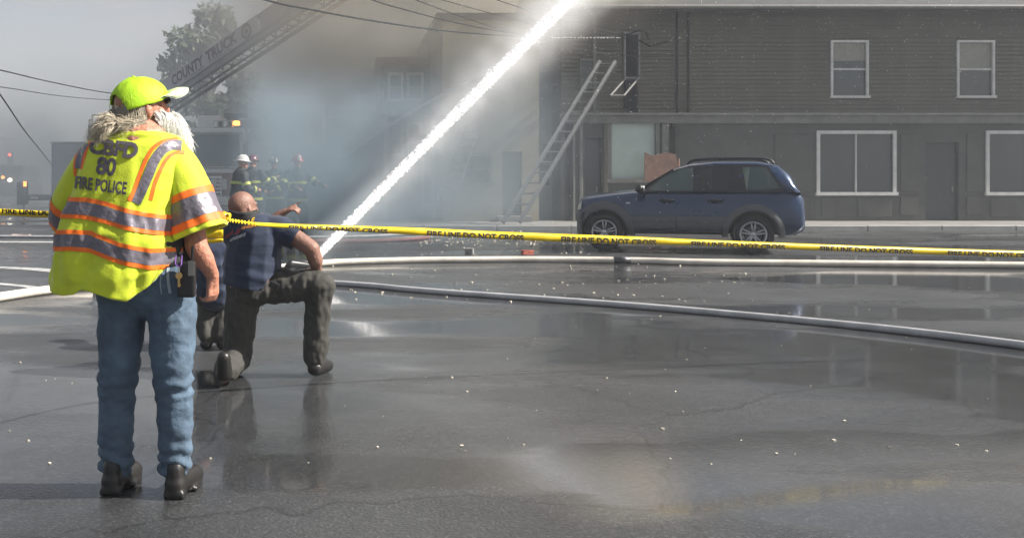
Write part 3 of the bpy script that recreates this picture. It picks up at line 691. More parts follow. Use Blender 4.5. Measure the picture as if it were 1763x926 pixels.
for px in (368, 386, 412, 330): a, b_ = E(px, 318); bbox_obj('headlight', (a - .1, a + .1, Y - .08, Y - .052 if 340 < px < 390 else Y - .002, b_ - .18, b_ + .2), mat('lamp_lens', (.6, .6, .6), .1), fe, bev=.02)
bbox_obj('bumper', (x0 - .06, x1 + .06, Y - .65, Y - .09, .45, .82), M_CHROME, fe, bev=.04)
bbox_obj('body', (x0, x1, Y + 2.35, Y + 9, .6, 2.9), M_ENG, fe, bev=.05)
q0, z1_ = E(336, 197.5); q1, z0_ = E(378, 221); bbox_obj('roof_unit', (q0, q1, Y + .5, Y + 1.9, z0_ + .003, z1_), M_CABW, fe, bev=.05)
q0, z1_ = E(366, 207); q1, z0_ = E(400, 221); bbox_obj('light_bar', (q0, q1, Y + .12, Y + .4, z0_ + .02, z1_), mat('clear_lens', (.4, .42, .44), .15), fe, bev=.03)
for k in range(4): bbox_obj('lens', (q0 + .04 + k * .17, q0 + .16 + k * .17, Y + .09, Y + .118, z0_ + .06, z1_ - .05), M_BLACK if k % 2 else M_CHROME, fe)
q0, z0_ = E(401, 215.5); q1, z1_ = E(411.5, 208); bbox_obj('beacon', (q0, q1, Y + .1, Y + .3, z0_, z1_), lamp_mat('amber_lamp', (1, .33, .04), 5), fe, bev=.03)
bm = bmesh.new(); tube(bm, [P(417, 224, Y - .1), P(421, 228, Y - .25), P(421, 292, Y - .25), P(418, 296, Y - .05)], .035, 6); obj('mirror_arm', bm, M_CABW, fe)
bbox_obj('mirror', (E(424, 0)[0] - .09, E(424, 0)[0] + .09, Y - .33, Y - .27, z(278), z(248)), M_BLACK, fe, bev=.02)
for px in (318, 404):
    a = E(px, 0)[0]; bm = bmesh.new(); M = Matrix.Translation((a, Y + .9, .52)) @ Matrix.Rotation(R(90), 4, 'Y'); lathe(bm, [(.3, -.15), (.5, -.15), (.52, -.1), (.52, .1), (.5, .15), (.3, .15), (.001, .1)], 28, M, cap=False); obj('wheel', bm, M_TYRE, fe, smooth=True)

# ------------------------------------------------------------------ ladder truck with raised boom
Y = 38.0; M_TRK = mat('dark_truck_paint', (.10, .11, .135), .35, .1, var=.15, scale=2)
lt = empty('ladder_truck', (P(150, 0, Y).x, Y, 0), label='dark ladder truck at left with outrigger out and lettered boom raised', cat='ladder truck')
z = lambda py: E(0, py, Y)[1]; X_ = lambda px: E(px, 0, Y)[0]
bbox_obj('body', (X_(88), X_(262), Y, Y + 7, .75, z(247)), M_TRK, lt, bev=.04)
bbox_obj('top_rail', (X_(86), X_(263), Y - .03, Y + .1, z(247) + .003, z(244.3)), M_TRIM, lt)
for a, b_ in ((92, 128), (132, 168), (172, 208), (212, 255)):
    d = bbox_obj('locker_door', (X_(a), X_(b_), Y - .03, Y - .003, z(332), z(253)), mat('roller_shutter', (.13, .14, .165), .35, .3, stretch=(1, 1, 20)), lt, bev=.01)
    bbox_obj('handle', (X_(a) + .3, X_(b_) - .3, Y - .05, Y - .032, z(328), z(326)), M_CHROME, d)
bbox_obj('chassis', (X_(84), X_(262), Y + .1, Y + 6.8, .5, .75), M_BLACK, lt)
for px in (118, 232):
    bm = bmesh.new(); M = Matrix.Translation((X_(px), Y + .3, .52)) @ Matrix.Rotation(R(90), 4, 'X'); lathe(bm, [(.3, -.15), (.5, -.15), (.52, -.1), (.52, .2), (.5, .25), (.3, .2), (.001, .15)], 28, M, cap=False); obj('wheel', bm, M_TYRE, lt, smooth=True)
bbox_obj('outrigger_beam', (X_(48), X_(92), Y - .3, Y - .05, z(345), z(335)), M_TRK, lt, bev=.02)
bm = bmesh.new(); box(bm, X_(33), X_(50), Y - .32, Y - .02, z(352), z(313)); bevel(bm, .03); obj('outrigger_leg', bm, M_TRK, lt)
bbox_obj('outrigger_foot', (X_(28), X_(55), Y - .5, Y + .2, .0, .08), M_TRIM, lt, bev=.01); bm = bmesh.new(); tube(bm, [(X_(41.5), Y - .17, .08), (X_(41.5), Y - .17, z(351))], .07, 10); obj('outrigger_ram', bm, M_CHROME, lt)
bbox_obj('number_plate', (X_(57), X_(70), Y - .33, Y - .302, z(342.5), z(338)), M_WHITE, lt)
bbox_obj('warning_lamp', (X_(45.5), X_(50.5), Y - .37, Y - .322, z(321), z(312.5)), lamp_mat('orange_lamp', (1, .22, .04), 4), lt, bev=.01)
bm = bmesh.new(); poly_prism(bm, [(X_(138), z(240)), (X_(141), z(203)), (X_(145), z(203)), (X_(152), z(240))], Y + 1, Y + 1.2); obj('exhaust_fin', bm, M_TRK, lt)
bm = bmesh.new(); tube(bm, smoothpts([P(159, 240, Y), P(159, 202, Y), P(162, 198.5, Y), P(186, 198.5, Y)], 4), .03, 6); obj('hand_rail', bm, M_TRIM, lt)
bbox_obj('turntable', (X_(178), X_(262), Y + .5, Y + 3, z(246.5), z(224)), M_TRK, lt, bev=.06)
# boom
B0 = P(170, 254, 38.5); B1 = P(640, -62, 27.5); U = (B1 - B0); BL = U.length; U.normalize(); Wv = U.cross(Vector((0, 0, 1))).normalized(); V = Wv.cross(U).normalized()
BM = Matrix((( U.x, Wv.x, V.x, B0.x), (U.y, Wv.y, V.y, B0.y), (U.z, Wv.z, V.z, B0.z), (0, 0, 0, 1)))
side_s = -1 if Wv.y > 0 else 1
BM = Matrix.Translation(-Wv * .47 * side_s) @ BM
M_BOOM = mat('boom_metal', (.17, .175, .20), .4, .2, var=.15, scale=2)
M_BPAN = mat('boom_sign_panel', (.40, .39, .42), .45, var=.1, scale=2)
HB = .78; hw = .42 * side_s
bm = bmesh.new()
for sgn in (1, -1):
    for v, r in ((0, .07), (HB * .26, .045)): tube(bm, [BM @ Vector((0, hw * sgn, v)), BM @ Vector((BL, hw * sgn, v))], r, 8)
base = obj('boom_rail', bm, M_BOOM, lt)
bm = bmesh.new()
for sgn in (1, -1): tube(bm, [BM @ Vector((0, hw * sgn, HB)), BM @ Vector((BL, hw * sgn, HB))], .05, 8)
obj('boom_rail', bm, M_BOOM, lt)
bm = bmesh.new(); n = 26
for i in range(n):
    for sgn in (1, -1):
        a = BL * i / n; b_ = BL * (i + 1) / n; m_ = (a + b_) / 2
        tube(bm, [BM @ Vector((a, hw * sgn, HB * .26)), BM @ Vector((m_, hw * sgn, HB)), BM @ Vector((b_, hw * sgn, HB * .26))], .025, 5, cap=False)
obj('boom_lattice', bm, M_BOOM, lt)
rm = bmesh.new(); tube(rm, [(0, -.42, 0), (0, .42, 0)], .02, 6); rme = bpy.data.meshes.new('rung'); rm.to_mesh(rme); rm.free()
for i in range(40):
    o = link('rung', rme, M_BOOM, lt); o.matrix_basis = BM @ Matrix.Translation((BL * (i + .5) / 40, 0, .02))
def along(px): # distance along the boom for a photo column
    lo, hi = 0, BL
    for _ in range(40):
        m_ = (lo + hi) / 2; p = BM @ Vector((m_, .47 * side_s, HB / 2)); q = CX + p.x * F / p.y
        if q < px: lo = m_
        else: hi = m_
    return lo
a0_, a1_ = along(262), along(446)
pn = bbox_obj('sign_panel', (a0_, a1_, hw * 1.12 - .015, hw * 1.12 + .015, HB * .30, HB * 1.05), M_BPAN, lt, M=BM)
for pxa, pxb in ((448, 600),): bbox_obj('side_panel', (along(pxa), BL, hw * 1.1 - .012, hw * 1.1 + .012, HB * .30, HB * 1.02), M_BOOM, lt, M=BM)
M_LETB = mat('dark_maroon_lettering', (.10, .07, .10), .5)
def boomtext(txt, u0, u1, v0, v1, bold=.02):
    bm, wd = text_bm(txt, bold, cell=0)
    for v in bm.verts:
        x, y, _ = v.co; v.co = BM @ Vector((u0 + (u1 - u0) * x / wd, hw * 1.12 + .022 * side_s, v0 + (v1 - v0) * y))
    return obj('lettering', bm, M_LETB, pn)
bbox_obj('lower_panel', (0, BL, hw * 1.05 - .01, hw * 1.05 + .01, .02, HB * .27), M_BOOM, lt, M=BM)
boomtext('COUNTY', along(298), along(352), HB * .48, HB * .98, .04)
boomtext('TRUCK', along(357), along(410), HB * .48, HB * .98, .04)
boomtext('FIRE DEPARTMENT', along(318), along(352), HB * .36, HB * .45, .01); boomtext('STATION ONE', along(360), along(398), HB * .36, HB * .45, .01)
bm = bmesh.new(); c = BM @ Vector((along(426), hw * 1.12 + .02 * side_s, HB * .66)); 
MM = Matrix(((U.x, V.x, Wv.x, c.x), (U.y, V.y, Wv.y, c.y), (U.z, V.z, Wv.z, c.z), (0, 0, 0, 1)))
for r0, r1 in ((.16, .27), (.0, .10)):
    for k in range(24):
        a, b_ = 2 * math.pi * k / 24, 2 * math.pi * (k + 1) / 24
        q = [MM @ Vector(v) for v in ((r0 * math.cos(a), r0 * math.sin(a), 0), (r1 * math.cos(a), r1 * math.sin(a), 0), (r1 * math.cos(b_), r1 * math.sin(b_), 0), (r0 * math.cos(b_), r0 * math.sin(b_), 0))]
        bm.faces.new([bm.verts.new(v) for v in q])
obj('emblem', bm, M_LETB, pn)

# ------------------------------------------------------------------ far vehicles with lamps, down the street at left
def farcar(px, Y, w_, h_, col, label, lamps, name='parked_van', cat='van'):
    o = empty(name, GB(px, Y), label=label, cat=cat); x = GB(px, Y)[0]
    bm = bmesh.new(); box(bm, x - w_ / 2, x + w_ / 2, Y, Y + 4.5, .35, h_ * .55); bevel(bm, .12, 2); obj('body', bm, mat('far_paint_' + name, col, .4), o)
    bm = bmesh.new(); box(bm, x - w_ * .43, x + w_ * .43, Y + .9, Y + 4.2, h_ * .55, h_); bevel(bm, .15, 2); obj('cab', bm, mat('far_paint_' + name, col, .4), o)
    bbox_obj('windscreen', (x - w_ * .38, x + w_ * .38, Y + .88, Y + .92, h_ * .6, h_ * .92), M_GLASSD, o)
    for s in (-1, 1): bm = bmesh.new(); M = Matrix.Translation((x + s * (w_ / 2 - .15), Y + .8, .36)) @ Matrix.Rotation(R(90), 4, 'Y'); lathe(bm, [(.2, -.1), (.36, -.1), (.36, .1), (.2, .1), (.001, .05)], 20, M, cap=False); obj('wheel', bm, M_TYRE, o, smooth=True)
    for lx, ly, r, c, e in lamps: p = P(lx, ly, Y - .05); bm = bmesh.new(); ell(bm, p, (r, .06, r * .8)); obj('lamp', bm, lamp_mat('lamp_%s' % c, {'w': (1, .9, .7), 'o': (1, .35, .05), 'r': (1, .06, .04)}[c], e), o)
farcar(6, 62, 2.2, 2.4, (.12, .12, .13), 'dark van with headlights on coming down the street at far left', [(17, 310, .16, 'w', 6), (5, 305.5, .13, 'o', 5)])
farcar(-60, 60, 2.0, 1.6, (.2, .2, .22), 'grey car parked behind the van at far left', [], 'parked_car', 'car')
tl = empty('traffic_signal', GB(18, 75), label='small red-lit traffic signal far down the street at left', cat='traffic light')
bm = bmesh.new(); x, y, _ = GB(18, 75); tube(bm, [(x - 2.5, y, 0), (x - 2.5, y, 4.6), (x, y, 4.6)], .08, 6); obj('pole', bm, M_DARK, tl)
bm = bmesh.new(); zz = P(0, 267, 75).z; box(bm, x - .18, x + .18, y - .15, y + .15, zz - .9, zz + .25); obj('signal_head', bm, M_DARK, tl)
bm = bmesh.new(); ell(bm, (x, y - .17, zz), (.13, .05, .13)); obj('lamp', bm, lamp_mat('signal_red', (1, .1, .06), 7), tl)

# ------------------------------------------------------------------ leaning ladders
M_ALU = mat('dull_aluminium', (.085, .088, .09), .4, .5, var=.15, scale=6)
def ladder(name, b0, t0, wid, nr, label, Yb, Yt, r=.035, m=M_ALU):
    a = P(*b0, Yb); b_ = P(*t0, Yt); a.z = max(a.z, .06); o = empty(name, (a.x, a.y, 0), label=label, cat='ladder'); s = Vector((1, .12, 0)).normalized() * wid / 2
    for sg in (-1, 1):
        bm = bmesh.new(); tube(bm, [a + s * sg, b_ + s * sg], r, 4, flat=1.9); obj('rail', bm, m, o)
    for i in range(nr):
        p = a.lerp(b_, (i + .7) / nr); bm = bmesh.new(); tube(bm, [p - s, p + s], r * .62, 6); obj('rung', bm, m, o)
    return o
ladder('extension_ladder', (880, 383), (1047, 106), .47, 16, 'long aluminium ladder leaning on the clapboard house left of its door', 26.3, 28.4, .042)
ladder('short_ladder', (757, 372), (812, 222), .5, 11, 'faint ladder leaning on the smoke-hidden tan house', 27.4, 28.3, .03)
# ------------------------------------------------------------------ people
M_SKIN = mat('skin_tanned', (.52, .25, .16), .5, var=.16, scale=14, bump=.15, bscale=90, sub=.15)
M_SKINR = mat('skin_ruddy', (.46, .20, .13), .5, var=.22, scale=22, bump=.35, bscale=70, sub=.12)
M_VEST = mat('fluorescent_vest', (.60, .70, .02), .7, var=.13, scale=4, bump=.12, bscale=150, sheen=.25)
M_VOR = mat('orange_trim', (.95, .17, .01), .6, var=.05, scale=10)
M_SILV = mat('silver_reflective_tape', (.17, .155, .185), .4, .15, var=.12, scale=14, bump=.35, bscale=30)
M_LET = mat('grey_lettering', (.085, .075, .09), .5, .1, var=.08)
M_CAP = mat('fluorescent_cap', (.42, .70, .012), .65, var=.05, scale=10, bump=.15, bscale=120)
M_CAPB = mat('cap_brim_sunlit', (.72, .85, .45), .6, var=.04)  # paler than the cap: sunlight on the brim is put into its colour
M_BRIMU = mat('cap_brim_underside', (.34, .36, .33), .7)
M_DENIM = mat('worn_denim', (.08, .125, .18), .8, var=.4, scale=6, bump=.4, bscale=25)
M_NAVY = mat('navy_cotton', (.007, .017, .047), .8, var=.18, scale=5, bump=.25, bscale=18, sheen=.2)
M_BLK = mat('black_cloth', (.018, .018, .019), .8, var=.3, scale=6, bump=.5, bscale=14)
M_TROU = mat('charcoal_work_cloth', (.045, .043, .038), .8, var=.3, scale=5, bump=.6, bscale=11)
M_HAIRW = mat('white_beard_hair', (.93, .90, .86), .5, var=.12, scale=30)
M_HAIRG = mat('grey_blond_hair', (.56, .49, .38), .4, var=.55, scale=55)
M_SHOE = mat('black_boot', (.015, .014, .013), .4)
def hand(bm, wrist, d, palm_n, size=.095, curl=.9, spread=.12, point=False, thumb_out=.7):
    """palm with five separate fingers; d points to the knuckles, palm_n out of the palm"""
    d = Vector(d).normalized(); n = Vector(palm_n); n = (n - d * n.dot(d)).normalized(); s = d.cross(n).normalized(); w0 = Vector(wrist)
    k = size / .095
    caps(bm, w0, w0 + d * .03 * k, .026 * k, .027 * k, 8)
    for u in (-.028, -.01, .01, .028): caps(bm, w0 + d * .02 * k + s * u * .7 * k, w0 + d * .085 * k + s * u * k, .015 * k, .0125 * k, 8)
    for i, (u, L) in enumerate(((-.031, .062), (-.011, .078), (.011, .083), (.031, .073))):
        p = w0 + d * .088 * k + s * u * k; ang = 0; c = curl * (1 + .12 * (1.5 - i))
        if point and i == 3: c = .08
        q = p; fd = (d + s * u * spread * 12).normalized()
        for j, (f, r) in enumerate(((.45, .0098), (.31, .009), (.24, .008))):
            ang += c * (.75, 1.0, .6)[j]; v = fd * math.cos(ang) + n * math.sin(ang); e = q + v * L * f * k; caps(bm, q, e, r * k, (r - .0008) * k, 7); q = e
    b0 = w0 + d * .025 * k + s * .026 * k; t1 = b0 + (d * .5 + s * thumb_out + n * .35).normalized() * .042 * k; t2 = t1 + (d * .8 + s * .25 * thumb_out + n * .4).normalized() * .032 * k; t3 = t2 + (d * .9 + n * .3).normalized() * .024 * k
    caps(bm, b0, t1, .014 * k, .011 * k, 8); caps(bm, t1, t2, .0108 * k, .0095 * k, 8); caps(bm, t2, t3, .0092 * k, .0075 * k, 8)
def head(bm, c, fwd, up=(0, 0, 1), s=1.0):
    """cranium, jaw, nose, brow, ears and lips; c is the centre of the skull"""
    f = Vector(fwd).normalized(); u = Vector(up); u = (u - f * u.dot(f)).normalized(); r = f.cross(u); M = Matrix((r, f, u)).transposed(); c = Vector(c)
    L = lambda x, y, z: c + M @ (Vector((x, y, z)) * s)
    ell(bm, L(0, -.012, .02), (.078 * s, .097 * s, .088 * s), M, 20, 14); ell(bm, L(0, .035, -.045), (.058 * s, .055 * s, .07 * s), M, 16, 10)
    ell(bm, L(0, .07, -.085), (.03 * s, .025 * s, .022 * s), M); ell(bm, L(0, .085, .02), (.052 * s, .014 * s, .014 * s), M)
    caps(bm, L(0, .09, .01), L(0, .112, -.028), .010 * s, .015 * s, 8); 
    for x in (-1, 1):
        ell(bm, L(.04 * x, .06, -.025), (.026 * s, .02 * s, .022 * s), M); ell(bm, L(.03 * x, .082, .002), (.014 * s, .010 * s, .009 * s), M)
        ell(bm, L(.083 * x, -.005, -.015), (.010 * s, .021 * s, .033 * s), M); ell(bm, L(.088 * x, -.013, -.008), (.012 * s, .010 * s, .024 * s), M)
    ell(bm, L(0, .092, -.052), (.024 * s, .010 * s, .009 * s), M); caps(bm, L(0, -.03, -.05), L(0, -.012, -.13), .053 * s, .050 * s, 12)
    return L, M
def strands(name, items, m, parent, r=.0014, seg=3):
    vs = []; fs = []
    for pts in items:
        pts, T, N = frames(pts); n = len(pts); k0 = len(vs)
        for i in range(n):
            rr = r * (1 - .75 * i / (n - 1)); B = T[i].cross(N[i])
            for k in range(seg): a = 6.283 * k / seg; vs.append(pts[i] + N[i] * math.cos(a) * rr + B * math.sin(a) * rr)
        for i in range(n - 1):
            for k in range(seg): fs.append((k0 + i * seg + k, k0 + i * seg + (k + 1) % seg, k0 + (i + 1) * seg + (k + 1) % seg, k0 + (i + 1) * seg + k))
    me = bpy.data.meshes.new(name); me.from_pydata(vs, [], fs); return link(name, me, m, parent, smooth=True)
def bvh_of(objs):
    vs = []; fs = []
    for o in objs:
        k = len(vs); vs += [wm(o) @ v.co for v in o.data.vertices]; fs += [tuple(i + k for i in p.vertices) for p in o.data.polygons]
    return BVHTree.FromPolygons(vs, fs)
EYEP = Vector((0, 0, EYE))
def cast(bvh, px, py, off=.004):
    d = (P(px, py, 1) - EYEP).normalized(); h = bvh.ray_cast(EYEP, d)
    if h[0] is None: return None
    n = h[1] if h[1].dot(d) < 0 else -h[1]
    return h[0] + (n * .5 - d * .5).normalized() * off
def drape_text(name, txt, quad, bvh, m, parent, bold=.02, shear=0, off=.004, space=1.0):
    """print lettering onto a cloth surface; quad = photo positions bl, br, tl, tr"""
    bm, wd = text_bm(txt, bold, shear, .07, space); bmesh.ops.triangulate(bm, faces=bm.faces[:]); bl, br, tl, tr = [Vector(q) for q in quad]; dead = []
    for v in bm.verts:
        u, t, _ = v.co; u /= wd; q = bl.lerp(br, u).lerp(tl.lerp(tr, u), t); p = cast(bvh, q.x, q.y, off)
        if p is None: dead.append(v)
        else: v.co = p
    bmesh.ops.delete(bm, geom=dead, context='VERTS'); bm.edges.ensure_lookup_table()
    bad = [e for e in bm.edges if e.calc_length() > .08]; bmesh.ops.delete(bm, geom=bad, context='EDGES')
    return obj(name, bm, m, parent)
def drape_strip(name, line, wid, bvh, m, parent, off=.003, shift=0, n=10, cross=5):
    q = smoothpts([(*a, 0) for a in line], n); bm = bmesh.new(); prev = None
    for i, p in enumerate(q):
        d = (q[min(i + 1, len(q) - 1)] - q[max(0, i - 1)]).normalized(); s = Vector((-d.y, d.x, 0)); row = []
        for k in range(cross + 1):
            w_ = shift + wid * (k / cross - .5); c = p + s * w_; h = cast(bvh, c.x, c.y, off); row.append(bm.verts.new(h) if h is not None else None)
        if prev:
            for k in range(cross):
                f = (prev[k], row[k], row[k + 1], prev[k + 1])
                if None not in f and max((f[a].co - f[(a + 1) % 4].co).length for a in range(4)) < .07: bm.faces.new(f)
        prev = row
    bmesh.ops.delete(bm, geom=[v for v in bm.verts if not v.link_faces], context='VERTS')
    return obj(name, bm, m, parent, smooth=True)

# ---------------- man in the fire police vest
YH = 4.1
hero = empty('person', (P(245, 0, YH).x, YH, 0), label='white-bearded person standing in yellow fire police vest and lime cap with hand hanging down', cat='person')
p = lambda x, y, dy=0: P(x, y, YH + dy)
FH = Vector((math.sin(R(56)), math.cos(R(56)), .22))
bm = bmesh.new()
HC = p(243, 186); LH, MH = head(bm, HC, FH, s=1.04)
caps(bm, p(250, 218), p(244, 255), .048, .05); caps(bm, p(180, 268), p(296, 272), .055, .055); caps(bm, p(240, 260), p(248, 470), .15, .15); ell(bm, p(235, 400, .04), (.2, .17, .22)); ell(bm, p(250, 478), (.165, .125, .11))
# right arm (hangs), left arm (forward)
caps(bm, p(305, 272), p(332, 385, -.02), .06, .052); caps(bm, p(332, 385, -.02), p(338, 425, -.04), .052, .05); caps(bm, p(338, 425, -.04), p(352, 448, -.02), .05, .045); caps(bm, p(352, 448, -.02), p(366, 474, .03), .043, .030)
hand(bm, p(366, 474, .03), (-.02, .12, -1), (-.75, .5, 0), .092, curl=.8, thumb_out=.35)
caps(bm, p(168, 270), p(122, 350, .04), .058, .05); caps(bm, p(122, 350, .04), p(150, 385, .26), .048, .032); hand(bm, p(150, 385, .26), (.5, .8, .1), (.2, 0, -1), .09, curl=.7)
# legs
for x0_, x1_, x2_, dy in ((215, 205, 200, .02), (290, 298, 300, -.03)):
    caps(bm, p(x0_, 485, dy), p(x1_, 660, dy - .02), .085, .058); caps(bm, p(x1_, 660, dy - .02), p(x2_, 822, dy + .03), .056, .038)
body = link('body', fuse(bm, .0075, 5), M_SKINR, hero, smooth=True)
# jeans
bm = bmesh.new(); ell(bm, p(250, 482), (.20, .165, .165))
for x0_, x1_, x2_, dy in ((213, 203, 198, .02), (292, 300, 302, -.03)):
    caps(bm, p(x0_, 490, dy), p(x1_, 660, dy - .02), .115, .085); caps(bm, p(x1_, 660, dy - .02), p(x2_, 798, dy + .02), .082, .072)
def denimfold(co, n): return co + n * (.007 * math.sin(co.z * 95 + 5 * nse((co.x * 9, co.y * 9, co.z * 4))) * (math.exp(-((co.z - .48) / .07) ** 2) + 1.3 * math.exp(-((co.z - .13) / .08) ** 2)) + .010 * nse((co.x * 9, co.y * 9, co.z * 13)) + .006 * nse((co.x * 22, co.y * 22, co.z * 40)))
jeans = link('trousers', fuse(bm, .012, 6, denimfold), M_DENIM, hero, smooth=True)
bm = bmesh.new(); ell(bm, p(250, 415), (.19, .16, .2)); ell(bm, p(252, 450), (.197, .158, .09)); link('shirt', fuse(bm, .012, 5, denimfold), M_BLK, hero, smooth=True)
for x_, dy in ((196, .02), (304, -.03)):
    bm = bmesh.new(); q = p(x_, 835, dy); caps(bm, (q.x, q.y - .03, .055), (q.x + .05, q.y + .15, .045), .048, .043); ell(bm, (q.x, q.y - .02, .1), (.042, .05, .07)); box(bm, q.x - .045, q.x + .045, q.y - .075, q.y + .02, .0, .03); box(bm, q.x - .03, q.x + .085, q.y + .03, q.y + .20, .0, .022); me = fuse(bm, .01, 3, lambda c, n: Vector((c.x, c.y, max(c.z, .004)))); link('shoe', me, M_SHOE, hero, smooth=True)
# vest
ROWS = [(221, 200, 268, .105, .02), (227, 191, 281, .125, .01), (234, 175, 302, .135, .005), (241, 157, 314, .135, .005), (252, 146, 320, .15, 0), (275, 142, 320, .17, 0), (300, 137, 318, .185, 0), (330, 129, 313, .2, 0), (360, 119, 307, .21, .0), (400, 109, 312, .225, .0), (440, 101, 318, .235, .01), (480, 95, 312, .24, .01), (520, 90, 305, .245, .01)]
def VS(th, py, off=0):
    x0, x1, ry, dy = interp(py, ROWS); c, s = math.cos(th), math.sin(th); e = 2 / 2.35
    a = abs(c) ** e * (1 if c > 0 else -1); b_ = abs(s) ** e * (1 if s > 0 else -1)
    cx, rx = (x0 + x1) / 2, (x1 - x0) / 2; base = P(cx + rx * a, py, YH); hx = rx * YH / F
    k = min(1, max(0, (py - 245) / 90)); thd = th
    fold = k * (.007 * math.sin(4 * thd + .015 * py) + .034 * nse((math.cos(thd) * 2.2, math.sin(thd) * 2.2, py * .006)) + .016 * nse((math.cos(thd) * 6, math.sin(thd) * 6, py * .012 + 5)))
    fold += (.5 + .5 * k) * (.007 * nse((a * 5 + py * .02, py * .035, s)) + .003 * nse((a * 14, py * .09, s * 3)))
    msk = max(0, nse((a * 1.7 + 4, py * .012, s * 1.5)) + .15)
    fold += k * .012 * msk * math.sin(a * 7 + py * .055 + 2.5 * nse((a * 2, py * .02, s))) + .006 * (1 - abs(nse((a * 3 + py * .012, py * .03 + 7, s * 2)))) ** 6
    fold *= .30 + .55 * min(1, max(0, (py - 335) / 60))
    fold -= k * .010 * math.exp(-((th % 6.2832 - R(287) - .0009 * (py - 350)) / .10) ** 2)
    n = Vector((a / max(hx, .05), b_ / ry, 0)).normalized()
    return Vector((base.x, YH + dy + ry * b_, base.z)) + n * (fold + off)
def hem(th):
    c = math.cos(th); x = 205 + 110 * c; back = math.sin(th) < 0
    pts = [(80, 490), (95, 494), (140, 500), (160, 497), (172, 489), (190, 491), (215, 503), (238, 508), (262, 490), (290, 462), (312, 434), (330, 410)]
    v = interp(x, [(a, b_) for a, b_ in pts])[0]
    if not back: v = 494 + (410 - 494) * (c * .5 + .5) + 25 * (1 - c * c)
    return v
NT, NZ = 150, 90; bm = bmesh.new(); g = []
for i in range(NT):
    th = 2 * math.pi * i / NT; h = hem(th); g.append([bm.verts.new(VS(th, 221 + (h - 221) * (j / NZ))) for j in range(NZ + 1)])
for i in range(NT):
    for j in range(NZ): bm.faces.new((g[i][j], g[(i + 1) % NT][j], g[(i + 1) % NT][j + 1], g[i][j + 1]))
vest = obj('vest', bm, M_VEST, hero, smooth=True)
so = vest.modifiers.new('cloth', 'SOLIDIFY'); so.thickness = .003; so.offset = -1
bm = bmesh.new(); pr = None
for i in range(61):      # orange collar binding
    th = 2 * math.pi * i / 60; c = [bm.verts.new(VS(th, y, o_)) for y, o_ in ((219, .002), (221, .008), (226, .008), (228, .004))]
    if pr:
        for k in range(3): bm.faces.new((pr[k], c[k], c[k + 1], pr[k + 1]))
    pr = c
obj('collar', bm, M_VOR, vest, smooth=True)
def vband(name, top, m, wid, off):
    """closed band round the vest: top(cx)->photo row, widths in photo px"""
    bm = bmesh.new(); n = 220; prev = None
    for i in range(n + 1):
        th = 2 * math.pi * i / n; c = math.cos(th); a = abs(c) ** .85 * (1 if c > 0 else -1); x = 211 + 102 * a
        t = interp(x, top)[0]; w_ = wid(x) if callable(wid) else wid; h = hem(th) - 1
        row = [bm.verts.new(VS(th, min(h, t + w_ * k / 4), off)) for k in range(5)]
        if prev:
            for k in range(4):
                bm.faces.new((prev[k], row[k], row[k + 1], prev[k + 1]))
        prev = row
    bmesh.ops.dissolve_degenerate(bm, dist=1e-5, edges=bm.edges[:])
    return obj(name, bm, m, vest, smooth=True)
T1 = [(100, 338), (120, 338), (160, 339), (200, 346), (230, 355), (262, 362), (290, 367), (320, 370)]
T2 = [(95, 393), (110, 394), (150, 391), (180, 393), (205, 402), (230, 412), (270, 422), (300, 423), (320, 424)]
sh_ = lambda T, d: [(a, b_ + d) for a, b_ in T]
for T in (T1, T2):
    vband('orange_stripe', T, M_VOR, 7, .007); vband('reflective_stripe', sh_(T, 7.3), M_SILV, 20, .008); vband('orange_stripe', sh_(T, 27.6), M_VOR, 7, .007)
# sleeves
def sleeve(name, axis, rads, bands, flat=1.0, squash=None):
    pts = smoothpts(axis, 14); n = len(pts); rr = [interp(i / (n - 1), rads)[0] for i in range(n)]; _, T, N = frames(pts); L = [0]
    for i in range(1, n): L.append(L[-1] + (pts[i] - pts[i - 1]).length)
    def at(v, k, off=0, seg=48):
        t = v * (n - 1); i = min(n - 2, int(t)); f = t - i; c = pts[i].lerp(pts[i + 1], f); r_ = rr[i] * (1 - f) + rr[i + 1] * f; nn = N[i].lerp(N[i + 1], f); B = T[i].cross(nn); a = 2 * math.pi * k / seg
        r_ *= 1 + .07 * nse((math.cos(a) * 1.6, math.sin(a) * 1.6, v * 3 + axis[0][0] * 5)) * (.4 + v) + .10 * nse((math.cos(a) * 2.8 + 3, math.sin(a) * 2.8, v * 5)) * v
        r_ += off
        return c + nn * math.cos(a) * r_ * flat + B * math.sin(a) * r_
    def shell(nm, v0, v1, m, off, par, sub=4, solid=False):
        bm = bmesh.new(); g = [[bm.verts.new(at(v0 + (v1 - v0) * j / sub, k, off)) for j in range(sub + 1)] for k in range(48)]
        for k in range(48):
            for j in range(sub): bm.faces.new((g[k][j], g[(k + 1) % 48][j], g[(k + 1) % 48][j + 1], g[k][j + 1]))
        o = obj(nm, bm, m, par, smooth=True)
        if solid: q = o.modifiers.new('cloth', 'SOLIDIFY'); q.thickness = .003; q.offset = -1
        return o
    s = shell(name, 0, 1, M_VEST, 0, hero, 30, True)
    for nm, a, b_, m, off in bands: shell(nm, a, b_, m, off, s, 6)
    return s
SB = lambda c: [('orange_stripe', c - .135, c - .075, M_VOR, .0035), ('reflective_stripe', c - .073, c + .073, M_SILV, .0045), ('orange_stripe', c + .075, c + .135, M_VOR, .0035)]
sr = sleeve('sleeve', [p(286, 268), p(303, 290), p(322, 335, -.01), p(346, 402, -.03)], [(0, .085), (.3, .098), (.7, .112), (1, .122)], SB(.80))
sl_ = sleeve('sleeve', [p(170, 266), p(146, 300), p(124, 345, .01), p(118, 370, .05), p(124, 390, .13)], [(0, .075), (.4, .078), (.7, .080), (1, .078)], SB(.70))
